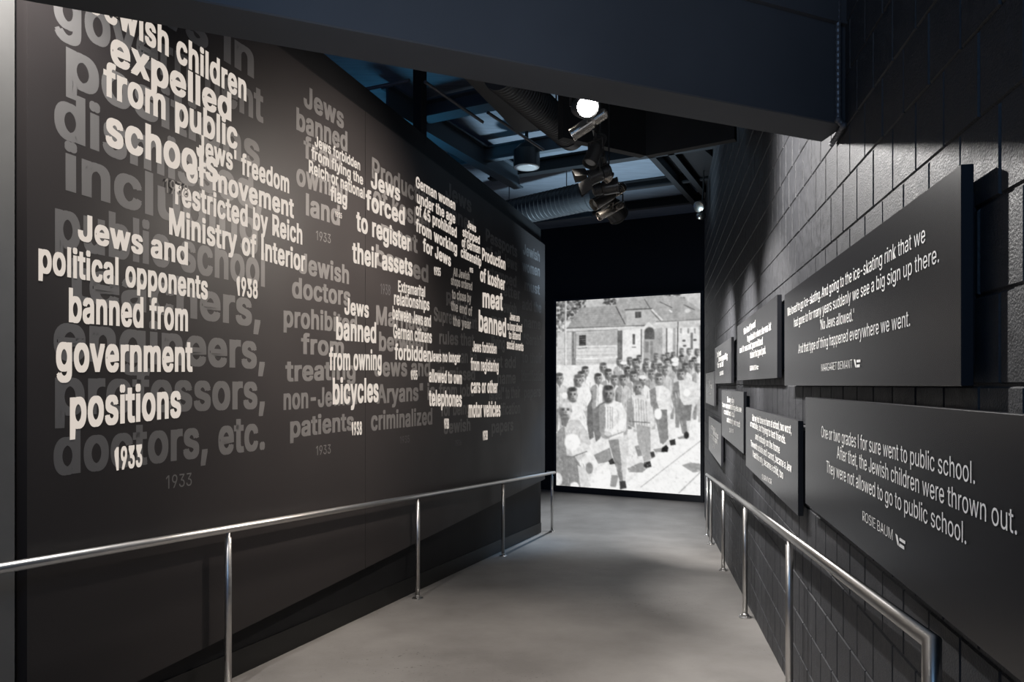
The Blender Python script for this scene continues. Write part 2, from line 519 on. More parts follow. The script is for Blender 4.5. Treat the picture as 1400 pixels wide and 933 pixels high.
# ------------------------------------------------------------------ lettering
# letter outlines in thousandths: advance, closed outlines
GLYPHS = {
    '"': (321, ['78 318 70 509 136 509 128 318', '193 318 185 509 250 509 243 318']),
    "'": (206, ['78 318 70 509 136 509 128 318']),
    ',': (188, ['38 -119 68 71 137 71 84 -119']),
    '-': (453, ['337 244 337 188 114 188 114 244']),
    '.': (188, ['95 -4 78 -1 63 9 53 24 50 41 53 59 63 73 78 83 95 87 113 83 128 73 138 59 141 41 138 24 128 9 113 -1']),
    '0': (453, ['227 -7 174 1 130 24 95 62 69 113 53 178 48 254 53 330 69 395 95 447 130 484 174 508 227 516 279 508 323 484 358 447 384 395 400 330 405 254 400 178 384 113 359 62 323 24 279 1', '227 50 261 56 290 74 313 103 330 144 340 194 344 254 340 314 330 365 313 405 290 435 261 453 227 460 192 453 163 435 140 405 123 365 113 314 109 254 113 194 123 144 140 103 163 74 192 56']),
    '1': (330, ['232 509 232 0 168 0 168 440 165 440 42 358 42 427 160 509']),
    '2': (453, ['64 0 64 47 234 229 282 282 311 327 320 371 317 397 308 419 293 436 273 449 224 460 196 457 172 447 153 433 139 413 130 390 127 362 66 362 71 405 86 442 111 473 143 496 182 511 225 516 268 511 306 497 337 474 361 445 376 411 381 372 371 318 336 259 267 180 153 60 153 57 389 57 389 0']),
    '3': (453, ['218 -7 173 -3 133 10 98 30 70 57 52 91 44 132 109 132 115 107 126 87 144 71 165 59 219 50 275 61 297 74 315 93 325 116 329 145 326 172 316 196 299 217 275 234 242 244 201 248 157 248 157 299 288 448 288 452 70 452 70 509 372 509 372 461 211 278 211 289 264 288 308 276 344 253 371 222 387 186 393 145 387 103 370 66 344 36 309 12 266 -2']),
    '4': (453, ['40 105 40 158 247 509 311 509 109 166 109 163 413 163 413 105', '282 0 282 121 282 146 282 318 343 318 343 0']),
    '5': (453, ['221 -7 178 -2 140 11 108 32 83 60 66 93 60 130 122 130 127 108 138 89 173 60 221 50 250 53 276 64 298 82 314 104 324 131 328 162 324 193 314 221 297 244 275 262 248 273 218 277 167 268 128 246 67 253 96 509 366 509 366 452 151 452 134 301 178 325 229 334 263 330 294 321 321 306 345 285 364 260 379 231 388 199 391 163 385 117 369 76 343 41 309 15 268 -1']),
    '6': (453, ['226 -7 182 -1 142 15 109 40 84 74 69 115 64 162 68 199 80 239 137 340 252 509 322 509 151 261 145 261 165 288 196 307 235 314 278 309 316 295 346 271 370 240 384 201 389 157 384 112 368 73 343 39 310 14 271 -2', '226 48 254 52 279 63 299 79 314 101 324 128 327 157 324 187 314 213 299 235 279 251 254 262 226 265 198 262 174 252 153 235 138 214 128 188 125 158 128 128 138 102 153 79 174 63 198 52']),
    '7': (453, ['97 0 323 448 323 452 62 452 62 509 391 509 391 449 165 0']),
    '8': (453, ['226 -7 178 -2 136 11 101 33 74 62 57 96 52 135 55 166 65 195 81 220 101 241 125 256 153 265 119 282 93 308 76 342 70 380 75 417 90 450 114 477 146 498 184 511 226 516 269 511 306 498 337 477 361 450 377 417 382 380 376 342 359 308 333 282 300 267 327 256 351 241 372 220 387 195 397 166 401 135 395 96 378 62 352 33 317 11 275 -2', '226 49 258 52 285 60 307 74 323 91 333 113 337 139 333 165 322 189 305 208 283 223 256 232 226 235 196 232 169 223 147 208 130 189 119 165 115 139 119 113 129 91 145 74 167 60 195 52', '226 290 274 300 293 313 307 330 316 351 319 376 316 399 308 420 294 437 275 449 226 460 177 449 159 437 145 420 136 399 133 376 136 351 145 330 159 313 178 300']),
    '9': (453, ['226 516 271 510 310 494 343 468 368 434 384 393 389 347 385 309 373 270 315 168 200 0 130 0 301 248 307 248 287 221 257 202 218 195 175 199 137 214 106 237 83 269 68 307 64 352 69 397 85 436 110 469 143 494 182 510', '226 460 199 457 174 446 154 429 138 407 129 381 125 352 129 322 138 295 154 274 174 257 199 247 226 243 254 247 279 257 299 273 314 295 324 321 327 350 324 381 314 407 299 429 279 446 254 457']),
    'A': (480, ['16 0 201 509 276 509 463 0 395 0 287 302 264 372 232 478 245 478 213 371 191 302 85 0', '110 142 110 199 370 199 370 142']),
    'B': (456, ['60 0 60 509 241 509 289 504 329 491 359 469 381 442 394 410 398 374 395 344 387 320 356 286 315 267 315 262 339 257 363 245 385 227 402 203 414 173 418 136 413 100 400 67 377 39 344 18 301 4 247 0', '125 57 245 57 296 63 330 80 349 105 355 137 352 161 342 184 327 203 306 218 279 228 248 231 125 231', '125 285 238 285 288 296 308 309 323 326 333 348 336 372 330 403 313 429 283 446 240 452 125 452']),
    'C': (510, ['267 -7 205 1 150 25 104 63 70 115 48 179 40 254 48 329 70 393 104 445 150 484 205 508 267 516 340 504 373 490 402 471 427 447 448 418 463 385 473 348 408 348 389 395 357 428 315 449 267 456 223 450 184 432 150 403 125 364 109 314 103 254 109 194 125 145 151 105 184 76 223 59 267 53 315 60 357 81 389 114 408 160 473 160 463 124 448 91 428 62 402 38 373 19 341 5 305 -4']),
    'D': (502, ['219 0 96 0 96 57 215 57 272 63 318 81 354 110 379 149 394 198 399 255 394 312 379 361 354 399 320 428 275 446 221 452 93 452 93 509 225 509 294 501 353 478 399 441 433 391 455 329 462 255 455 181 433 119 398 68 351 31 291 8', '125 509 125 0 60 0 60 509']),
    'E': (419, ['60 0 60 509 372 509 372 452 125 452 125 286 355 286 355 229 125 229 125 57 375 57 375 0']),
    'F': (410, ['60 0 60 509 369 509 369 452 125 452 125 278 346 278 346 221 125 221 125 0']),
    'G': (520, ['269 -7 205 1 149 25 104 64 69 116 47 179 40 254 47 329 69 393 103 445 149 484 203 508 265 516 304 513 340 504 374 489 403 469 429 445 449 416 465 384 474 349 408 349 387 393 356 427 315 448 265 456 222 450 183 432 150 404 125 364 109 314 103 254 109 194 125 145 151 105 184 76 224 59 269 53 309 57 345 71 374 93 396 123 410 160 415 202 434 199 283 199 283 256 478 256 478 200 471 141 451 91 419 50 377 19 326 0']),
    'H': (517, ['60 0 60 509 125 509 125 289 392 289 392 509 457 509 457 0 392 0 392 232 125 232 125 0']),
    'I': (186, ['60 0 60 509 125 509 125 0']),
    'J': (396, ['185 -7 124 3 75 33 44 81 33 145 33 173 98 173 98 145 104 104 122 74 149 56 185 50 220 56 248 74 266 104 272 145 272 509 336 509 336 145 326 81 294 33 246 3']),
    'K': (467, ['104 145 104 216 139 261 174 303 212 344 364 509 448 509 231 276 228 276', '60 0 60 509 125 509 125 334 124 225 125 193 125 0', '372 0 188 259 228 309 449 0']),
    'L': (393, ['60 0 60 509 125 509 125 57 361 57 361 0']),
    'M': (628, ['60 0 60 509 152 509 277 187 287 159 299 123 311 84 322 49 307 49 318 83 330 121 342 158 352 187 476 509 568 509 568 0 504 0 504 291 504 327 505 369 506 413 507 457 513 457 498 409 482 363 467 322 456 291 342 0 286 0 170 291 159 321 145 361 129 408 112 457 119 457 120 416 121 372 122 328 122 291 122 0']),
    'N': (523, ['60 0 60 509 136 509 343 183 363 151 388 107 414 55 405 54 401 108 399 157 399 195 399 509 463 509 463 0 387 0 202 290 177 331 148 381 108 452 119 454 122 384 124 328 125 291 125 0']),
    'O': (533, ['267 -7 205 1 150 25 105 63 70 115 48 179 40 254 48 329 70 393 105 445 150 484 205 508 267 516 329 508 384 484 429 445 464 393 486 329 493 254 486 179 464 115 429 63 384 25 329 1', '267 53 310 59 349 76 383 105 408 144 425 194 430 254 425 314 408 365 383 404 349 433 310 450 267 456 223 450 184 433 151 404 125 364 109 314 103 254 109 194 125 144 151 105 184 76 223 59']),
    'P': (445, ['60 0 60 509 235 509 289 503 332 487 366 462 390 430 404 391 409 348 404 304 390 265 366 233 332 207 289 191 235 186 109 186 109 242 233 242 269 246 297 256 318 272 333 294 342 319 344 348 342 376 333 402 318 423 297 439 268 449 232 452 125 452 125 0']),
    'Q': (533, ['245 159 313 159 369 85 384 65 468 -48 401 -48 346 27 331 46', '267 -7 205 1 150 25 105 63 70 115 48 179 40 254 48 329 70 393 105 445 150 484 205 508 267 516 329 508 384 484 429 445 464 393 486 329 493 254 486 179 464 115 429 63 384 25 329 1', '267 53 310 59 349 76 383 105 408 144 425 194 430 254 425 314 408 365 383 404 349 433 310 450 267 456 223 450 184 433 151 404 125 364 109 314 103 254 109 194 125 144 151 105 184 76 223 59']),
    'R': (449, ['60 0 60 509 236 509 290 504 333 489 367 465 390 433 405 395 409 352 405 309 390 271 367 240 333 217 289 203 236 198 96 198 96 255 234 255 269 258 298 267 319 281 334 300 342 324 345 352 342 380 334 405 319 425 298 440 269 449 233 452 125 452 125 0', '353 0 230 229 303 229 428 0']),
    'S': (447, ['224 -9 172 -4 128 9 91 31 64 60 46 96 38 137 104 137 110 110 123 88 142 71 166 59 224 49 257 52 286 60 311 74 329 92 341 114 346 139 342 161 332 179 296 205 245 222 184 239 128 260 86 289 60 326 52 372 58 413 75 448 102 476 138 498 180 511 227 516 275 511 316 498 351 476 377 449 394 415 401 378 337 378 326 412 302 437 267 453 225 459 194 456 167 448 145 435 129 418 118 398 115 376 119 352 131 334 169 308 212 293 264 279 312 264 359 238 395 198 405 171 408 139 403 99 386 64 360 34 323 11 278 -4']),
    'T': (449, ['32 452 32 509 417 509 417 452 257 452 257 0 193 0 193 452']),
    'U': (517, ['259 -8 203 -2 154 15 114 43 85 80 66 124 60 173 60 509 124 509 124 178 128 144 141 113 160 87 187 68 220 56 259 52 298 56 331 68 357 87 377 113 389 144 393 178 393 509 457 509 457 173 451 124 433 80 403 43 363 15 315 -2']),
    'V': (480, ['204 0 16 509 84 509 192 206 215 137 248 31 235 31 267 138 290 206 395 509 463 509 278 0']),
    'W': (686, ['155 0 16 509 82 509 163 196 175 145 187 94 197 40 189 40 200 94 211 145 224 196 306 509 380 509 462 196 474 145 486 94 497 40 488 40 499 94 510 145 523 196 603 509 670 509 530 0 455 0 368 323 351 391 336 475 350 475 335 395 318 323 230 0']),
    'Y': (472, ['203 0 203 208 16 509 91 509 192 344 222 292 250 230 224 230 251 293 280 344 381 509 455 509 268 208 268 0']),
    'Z': (438, ['42 0 42 46 273 385 306 431 341 476 348 454 285 452 223 452 40 452 40 509 397 509 397 462 169 129 134 81 97 33 90 54 152 57 214 57 399 57 399 0']),
    '_': (319, ['319 0 319 -56 0 -56 0 0']),
    'a': (389, ['160 -9 126 -5 94 5 68 22 48 45 35 73 30 108 34 138 43 161 58 179 78 193 125 211 178 220 234 227 265 235 273 243 276 255 267 297 240 322 196 331 149 322 118 301 100 274 41 291 57 322 79 346 104 364 133 375 194 384 239 379 286 360 306 343 322 320 333 290 337 251 337 0 277 0 277 52 272 52 252 25 215 1', '170 45 202 49 228 59 248 74 263 93 272 115 276 138 276 190 259 182 231 176 200 171 175 168 134 159 103 139 95 124 92 105 102 72 130 52']),
    'b': (424, ['229 -8 198 -5 172 4 138 31 118 59 112 59 112 0 53 0 53 509 114 509 114 319 118 319 137 346 171 373 197 381 229 384 274 378 313 361 345 332 370 293 385 245 390 189 385 133 370 84 346 45 313 16 274 -2', '220 47 253 51 279 66 301 88 316 117 325 151 328 189 325 227 316 261 301 290 280 311 253 325 220 330 188 325 161 312 140 291 125 263 116 229 113 189 116 150 125 115 140 86 162 65 188 51']),
    'c': (396, ['207 -8 159 -2 117 16 82 46 56 85 40 133 34 187 40 243 56 291 82 330 117 360 159 378 207 384 260 377 305 356 340 322 362 277 303 262 290 289 270 311 242 325 207 330 173 325 145 310 124 287 108 258 99 224 96 187 99 151 108 117 124 89 145 66 173 51 207 46 243 52 271 66 292 89 304 117 363 102 341 56 306 21 261 -1']),
    'd': (424, ['195 -8 151 -2 111 16 79 45 55 84 39 133 34 189 39 245 55 293 79 332 112 361 151 378 196 384 228 381 253 373 287 346 306 319 311 319 311 509 372 509 372 0 313 0 313 59 307 59 287 31 252 4 227 -5', '205 47 236 51 263 65 284 86 299 115 309 150 312 189 309 229 300 263 284 291 263 312 237 325 205 330 172 325 145 311 124 290 108 261 99 227 96 189 99 151 109 117 124 88 145 66 172 51']),
    'e': (404, ['212 -8 161 -2 117 16 82 46 56 85 40 132 34 187 39 242 55 290 81 329 115 359 157 378 205 384 266 374 294 361 319 341 341 315 357 282 368 242 371 194 371 169 75 169 75 221 338 221 310 202 307 237 298 269 283 294 263 314 237 326 205 330 173 326 146 313 125 294 109 270 99 241 96 211 96 178 100 139 110 106 128 80 151 61 179 50 212 46 254 53 285 73 306 105 365 91 353 63 335 39 311 19 283 4 249 -5']),
    'f': (254, ['228 379 228 327 6 327 6 379', '81 0 81 432 84 461 96 486 113 505 135 519 187 530 222 527 243 521 227 468 215 472 195 474 171 470 154 460 145 443 142 419 142 0']),
    'g': (425, ['207 -151 168 -148 134 -140 82 -110 51 -69 101 -41 122 -66 154 -88 207 -97 249 -92 282 -75 304 -47 311 -6 311 68 306 68 287 41 252 16 227 8 195 5 152 10 113 27 80 53 55 90 39 136 34 191 39 246 55 293 80 332 112 361 152 378 196 384 228 382 253 373 288 346 308 319 313 319 313 379 372 379 372 -9 367 -54 350 -90 324 -117 291 -136 251 -147', '205 59 237 63 264 75 285 95 300 121 309 154 312 193 309 231 300 264 285 291 264 312 237 325 205 330 172 325 145 312 124 290 109 262 99 229 96 193 99 155 109 123 124 96 145 76 172 63']),
    'h': (410, ['114 227 114 0 53 0 53 509 114 509 114 287 102 287 124 332 152 362 187 379 227 384 264 380 295 369 321 349 341 321 353 285 357 240 357 0 296 0 296 235 290 275 273 304 246 323 210 329 184 326 161 317 141 303 126 283 117 257']),
    'i': (167, ['53 0 53 379 114 379 114 0', '84 443 67 446 54 455 44 468 41 483 44 499 54 512 67 521 84 524 100 521 114 512 123 499 126 483 123 468 114 455 100 446']),
    'j': (167, ['53 379 114 379 114 -30 111 -63 102 -90 86 -113 65 -129 37 -139 4 -143 -10 -143 -10 -87 2 -87 25 -83 40 -72 50 -54 53 -29', '83 443 67 446 53 455 44 468 41 483 44 499 53 512 67 521 83 524 100 521 114 512 123 499 126 483 123 468 114 455 100 446']),
    'k': (381, ['110 137 110 212 121 212 284 379 360 379 184 199 177 199', '53 0 53 509 114 509 114 0', '294 0 148 186 191 229 372 0']),
    'l': (169, ['54 0 54 509 115 509 115 0']),
    'm': (610, ['53 0 53 379 112 379 112 295 108 295 118 323 132 346 172 376 219 386 257 380 287 361 309 331 321 295 312 295 322 321 337 343 381 375 437 386 468 383 497 372 522 354 541 328 553 296 557 255 557 0 496 0 496 254 490 289 473 313 447 326 419 330 395 328 374 320 345 290 335 247 335 0 274 0 274 260 269 288 253 311 229 326 199 330 158 320 140 307 126 289 117 266 114 238 114 0']),
    'n': (410, ['114 227 114 0 53 0 53 379 112 379 112 287 102 287 124 332 152 362 187 379 227 384 264 380 295 369 321 349 341 321 353 285 357 240 357 0 296 0 296 235 290 275 273 304 246 323 210 329 184 326 161 317 141 303 126 283 117 257']),
    'o': (415, ['207 -8 159 -2 117 16 82 46 56 85 40 133 34 187 40 243 56 291 82 330 117 360 159 378 207 384 256 378 299 360 333 330 359 291 376 243 381 187 376 133 359 85 333 46 299 16 256 -2', '207 46 242 51 270 66 292 89 307 117 316 151 319 187 316 224 307 258 292 287 270 310 242 325 207 330 173 325 145 310 124 287 108 258 99 224 96 187 99 151 108 117 124 89 145 66 173 51']),
    'p': (424, ['53 -143 53 379 112 379 112 319 118 319 137 346 171 373 197 381 229 384 274 378 313 361 345 332 370 293 385 245 390 189 385 133 370 84 346 45 313 16 274 -2 229 -8 198 -5 173 4 138 31 118 59 114 59 114 -143', '220 47 253 51 279 66 301 88 316 117 325 151 328 189 325 227 316 261 301 290 280 311 253 325 220 330 188 325 161 312 140 291 125 263 116 229 113 189 116 150 125 115 140 86 162 65 188 51']),
    'q': (424, ['372 -143 311 -143 311 59 306 59 287 31 252 4 227 -5 195 -8 151 -2 111 16 79 45 55 84 39 133 34 189 39 245 55 293 79 332 112 361 151 378 196 384 228 381 253 373 287 346 307 319 313 319 313 379 372 379', '205 47 236 51 263 65 284 86 299 115 309 150 312 189 309 229 300 263 284 291 263 312 237 325 205 330 172 325 145 311 124 290 108 261 99 227 96 189 99 151 109 117 124 88 145 66 172 51']),
    'r': (259, ['53 0 53 379 112 379 112 321 115 321 130 347 152 367 181 380 213 385 229 384 243 384 243 322 230 324 207 326 182 323 159 315 140 301 126 284 117 262 114 237 114 0']),
    's': (365, ['182 -8 145 -5 112 3 84 18 62 38 45 63 36 94 94 107 105 79 124 60 150 49 181 45 217 50 244 62 262 81 268 103 265 121 254 136 237 147 212 155 149 170 104 186 72 208 53 237 47 274 51 305 65 332 87 354 115 370 149 381 187 384 223 381 254 372 279 358 299 339 324 290 268 277 258 298 243 316 219 328 187 333 156 329 131 317 114 299 109 277 112 258 124 243 172 223 229 209 275 194 306 171 325 142 331 107 326 75 312 47 290 24 260 6 223 -5']),
    't': (227, ['204 379 204 327 6 327 6 379', '65 471 126 471 126 98 128 76 136 61 150 53 170 50 185 51 202 54 213 2 192 -3 168 -4 125 2 92 21 72 52 65 93']),
    'u': (410, ['182 -5 146 -1 115 11 89 31 69 59 57 95 53 139 53 379 114 379 114 144 119 105 137 75 164 56 200 50 226 53 249 62 268 77 283 97 293 122 296 153 296 379 357 379 357 0 298 0 298 92 307 92 286 47 257 17 222 0']),
    'v': (389, ['163 0 17 379 84 379 165 155 187 87 206 21 184 21 203 87 224 155 305 379 371 379 226 0']),
    'w': (567, ['138 0 23 379 87 379 133 214 154 137 175 41 165 41 186 135 206 214 252 379 316 379 362 214 382 136 402 41 391 41 413 135 434 214 480 379 545 379 429 0 368 0 319 172 305 225 291 280 277 338 291 338 277 280 263 225 248 172 199 0']),
    'x': (379, ['21 0 171 218 171 171 29 379 100 379 147 306 179 253 207 206 175 206 202 253 233 306 282 379 352 379 209 169 209 214 358 0 287 0 231 85 200 136 173 182 205 182 178 136 148 85 91 0']),
    'y': (389, ['47 -139 61 -86 71 -87 104 -89 130 -74 151 -36 163 -1 17 379 84 379 165 155 187 87 206 21 184 21 202 87 224 155 305 379 371 379 204 -58 177 -107 139 -136 91 -145 65 -143']),
    'z': (380, ['42 0 42 46 254 320 254 323 48 323 48 379 333 379 333 331 126 60 126 56 339 56 339 0']),
    ' ': (188, []),
}
FONT_CAP = 0.509


def line_mesh(text, bold):
    c = bpy.data.curves.new('line', 'CURVE')
    c.dimensions = '2D'
    c.fill_mode = 'BOTH'
    c.offset = min(bold, 0.006)
    heavy = max(0.0, bold - 0.006)      # the rest of the weight comes from shifted copies of the strokes
    x = 0.0
    for ch in text:
        adv, outlines = GLYPHS.get(ch, GLYPHS[' '])
        for ol in outlines:
            v = [int(q) for q in ol.split()]
            sp = c.splines.new('POLY')
            sp.points.add(len(v) // 2 - 1)
            for i in range(len(v) // 2):
                sp.points[i].co = (x + v[2 * i] / 1000, v[2 * i + 1] / 1000, 0, 1)
            sp.use_cyclic_u = True
        x += adv / 1000 + bold * 0.8
    o = bpy.data.objects.new('line', c)
    COL.objects.link(o)
    bpy.context.view_layer.update()
    me = bpy.data.meshes.new_from_object(o.evaluated_get(bpy.context.evaluated_depsgraph_get()))
    bpy.data.objects.remove(o)
    bpy.data.curves.remove(c)
    co = np.empty(len(me.vertices) * 3)
    me.vertices.foreach_get('co', co)
    co = co.reshape(-1, 3)
    faces = [tuple(p.vertices) for p in me.polygons]
    bpy.data.meshes.remove(me)
    if heavy:
        n = len(co)
        shifts = [(-heavy, -heavy * .55), (heavy, -heavy * .55), (heavy, heavy * .55), (-heavy, heavy * .55)]
        co = np.concatenate([co + np.array([dx, dy, 2e-5 * i]) for i, (dx, dy) in enumerate(shifts)])
        faces = [tuple(v + n * i for v in f) for i in range(4) for f in faces]
    return co, faces


def lettering(name, wall, D, lines, material, parent=None, bold=0.028, lift=0.0005, capm=None):
    """lines: (text, x0, y0, x1, y1, cap height px or None). The ends of each base line fix it on the wall."""
    V, Fc = [], []
    for ln in lines:
        text, x0, y0, x1, y1 = ln[:5]
        co, faces = line_mesh(text, bold)
        a = wall.at(x0, y0, D)
        b = wall.at(x1, y1, D)
        if len(ln) > 5 and ln[5]:
            xm = (x0 + x1) / 2
            u = wall.at(xm, 427, D)[1]
            cap = ln[5] * u / 100.0
        else:
            cap = capm
        # text runs from screen left to right: away on the left wall, nearer on the right wall
        mn, mx = co[:, 0].min(), co[:, 0].max()
        t = (co[:, 0] - mn) / (mx - mn)
        S = a[0] + (b[0] - a[0]) * t
        H = a[1] + (b[1] - a[1]) * t + co[:, 1] * cap / FONT_CAP
        base = len(V)
        for s, h, z in zip(S, H, co[:, 2]):
            V.append(wall.pt(s, h, D - lift - z))
        Fc += [tuple(i + base for i in f) for f in faces]
    me = bpy.data.meshes.new(name)
    me.from_pydata([tuple(v) for v in V], [], Fc)
    return obj(name, me, material, parent)


PRINTED = [
    (0, 'greytext', 0.195, 'large grey printed wording ending doctors, etc.', [
        ('Jews in', 95, -47, 347, 106),
        ('government', 73, 30, 360, 167),
        ('positions', 90, 112, 355, 231),
        ('dismissed,', 74, 182, 358, 289),
        ('including', 88, 257, 352, 336),
        ('public school', 75, 334, 362, 391),
        ('teachers,', 91, 411, 356, 446),
        ('engineers,', 73, 490, 362, 503),
        ('professors,', 75, 566, 362, 557),
        ('doctors, etc.', 73, 649, 362, 613)]),
    (0, 'greytext', 0.068, 'small grey year 1933 below doctors, etc.', [('1933', 227, 669, 262, 664)]),
    (0, 'greytext', 0.138, 'grey printed wording Jews banned from owning land', [
        ('Jews', 415, 144, 470, 176), ('banned', 405, 176, 475, 207), ('from', 415, 214, 467, 237), ('owning', 405, 252, 475, 274),
        ('land', 418, 293, 464.5, 308)]),
    (0, 'greytext', 0.064, 'small grey year 1933 below land', [('1933', 432, 328, 452, 333)]),
    (0, 'greytext', 0.128, 'grey printed wording Jewish doctors prohibited from treating', [
        ('Jewish', 408, 372, 477, 388), ('doctors', 399, 406, 479, 418), ('prohibited', 387.5, 446, 488, 455), ('from', 411.5, 483, 470, 487),
        ('treating', 390, 521, 486, 518), ('non-Jewish', 387.5, 560, 488, 552), ('patients', 396.5, 598, 483.6, 587.5)]),
    (0, 'greytext', 0.064, 'small grey year 1933 below patients', [('1933', 432, 623, 452, 620)]),
    (1, 'greytext', 0.155, 'grey printed wording Production of kosher meat banned', [
        ('Production', 508.5, 242, 591, 288), ('of kosher', 510, 280, 590, 318), ('meat', 521, 326, 571, 346), ('banned', 513.6, 361, 585.5, 386)]),
    (1, 'dimtext', 0.085, 'faint grey year 1938 above Marriage', [('1938', 520, 402, 533.6, 404)]),
    (1, 'greytext', 0.146, 'grey printed wording marriage between Jews and Aryans is criminalized', [
        ('Marriage', 514, 443, 585, 453), ('between', 518, 479, 584, 481), ('Jews and', 511.4, 514, 588, 514), ('"Aryans" is', 507, 552, 594.5, 545.5),
        ('criminalized', 507, 588.5, 591, 579.6)]),
    (1, 'dimtext', 0.062, 'faint grey year 1935 below criminalized', [('1935', 546.8, 607, 559.7, 605)]),
    (1, 'greytext', 0.15, 'dim grey printed wording Jews banned at the upper right of the mural', [('Jews', 609, 268, 644.5, 291), ('banned', 600, 292, 648, 319)]),
    (1, 'greytext', 0.125, 'grey printed wording about the supreme court and jobs', [
        ('Reich', 610, 417, 640, 422), ('Supreme Court', 593, 438, 652, 450), ('rules that', 600.4, 470, 648, 473), ('Jews can be', 597, 496, 652, 496),
        ('dismissed', 597, 520, 649.4, 519.5), ('from jobs', 600, 543, 648, 541.5), ('for being', 602.5, 569, 642, 566), ('Jewish', 606.6, 593.5, 643, 588.5)]),
    (1, 'dimtext', 0.06, 'faint grey year 1936 below Jewish', [('1936', 622.6, 610, 630.7, 609)]),
    (1, 'greytext', 0.14, 'grey printed wording Passports, letter, name, identification papers', [
        ('Passports', 664, 329, 707, 352), ('of all Jews', 664, 350, 707, 371), ('stamped', 666, 379, 706, 393), ('letter', 685, 403, 711, 410),
        ('and Jewish', 668, 423, 706, 430), ('men', 672, 445, 690, 448), ('living in it', 672, 476, 704, 478.5), ('must add', 664, 502, 705, 503), ('name', 680, 525, 705, 524),
        ('"Israel" to their', 665.5, 547, 711, 543.5), ('identification', 665.5, 569.5, 711, 565), ('papers', 672, 592.5, 701.7, 588)]),
    (1, 'dimtext', 0.06, 'faint grey year 1938 below papers', [('1938', 685.6, 607, 690.4, 606)]),
    (2, 'dimtext', 0.14, 'dim printed wording Jewish women must add the name', [
        ('Jewish', 715, 347, 738, 358), ('women', 714, 370, 738, 378), ('must', 717, 396.5, 738, 403), ('add the', 713.7, 422.5, 740, 428), ('name', 716.4, 447, 739, 450.5),
        ('"Sarah"', 716, 470.5, 740, 472.5), ('to their', 713.7, 495.5, 741, 496.5), ('identification', 713, 521, 742.5, 520.5), ('papers', 716.4, 544, 739, 542)]),
]
for pi, mt, cap, lab, lines in PRINTED:
    o = lettering('printed_wording', L, DP, lines, M[mt], panels[pi], capm=cap, bold=(0.032 if cap > 0.1 else 0.0), lift=0.0008)
    o['label'] = lab

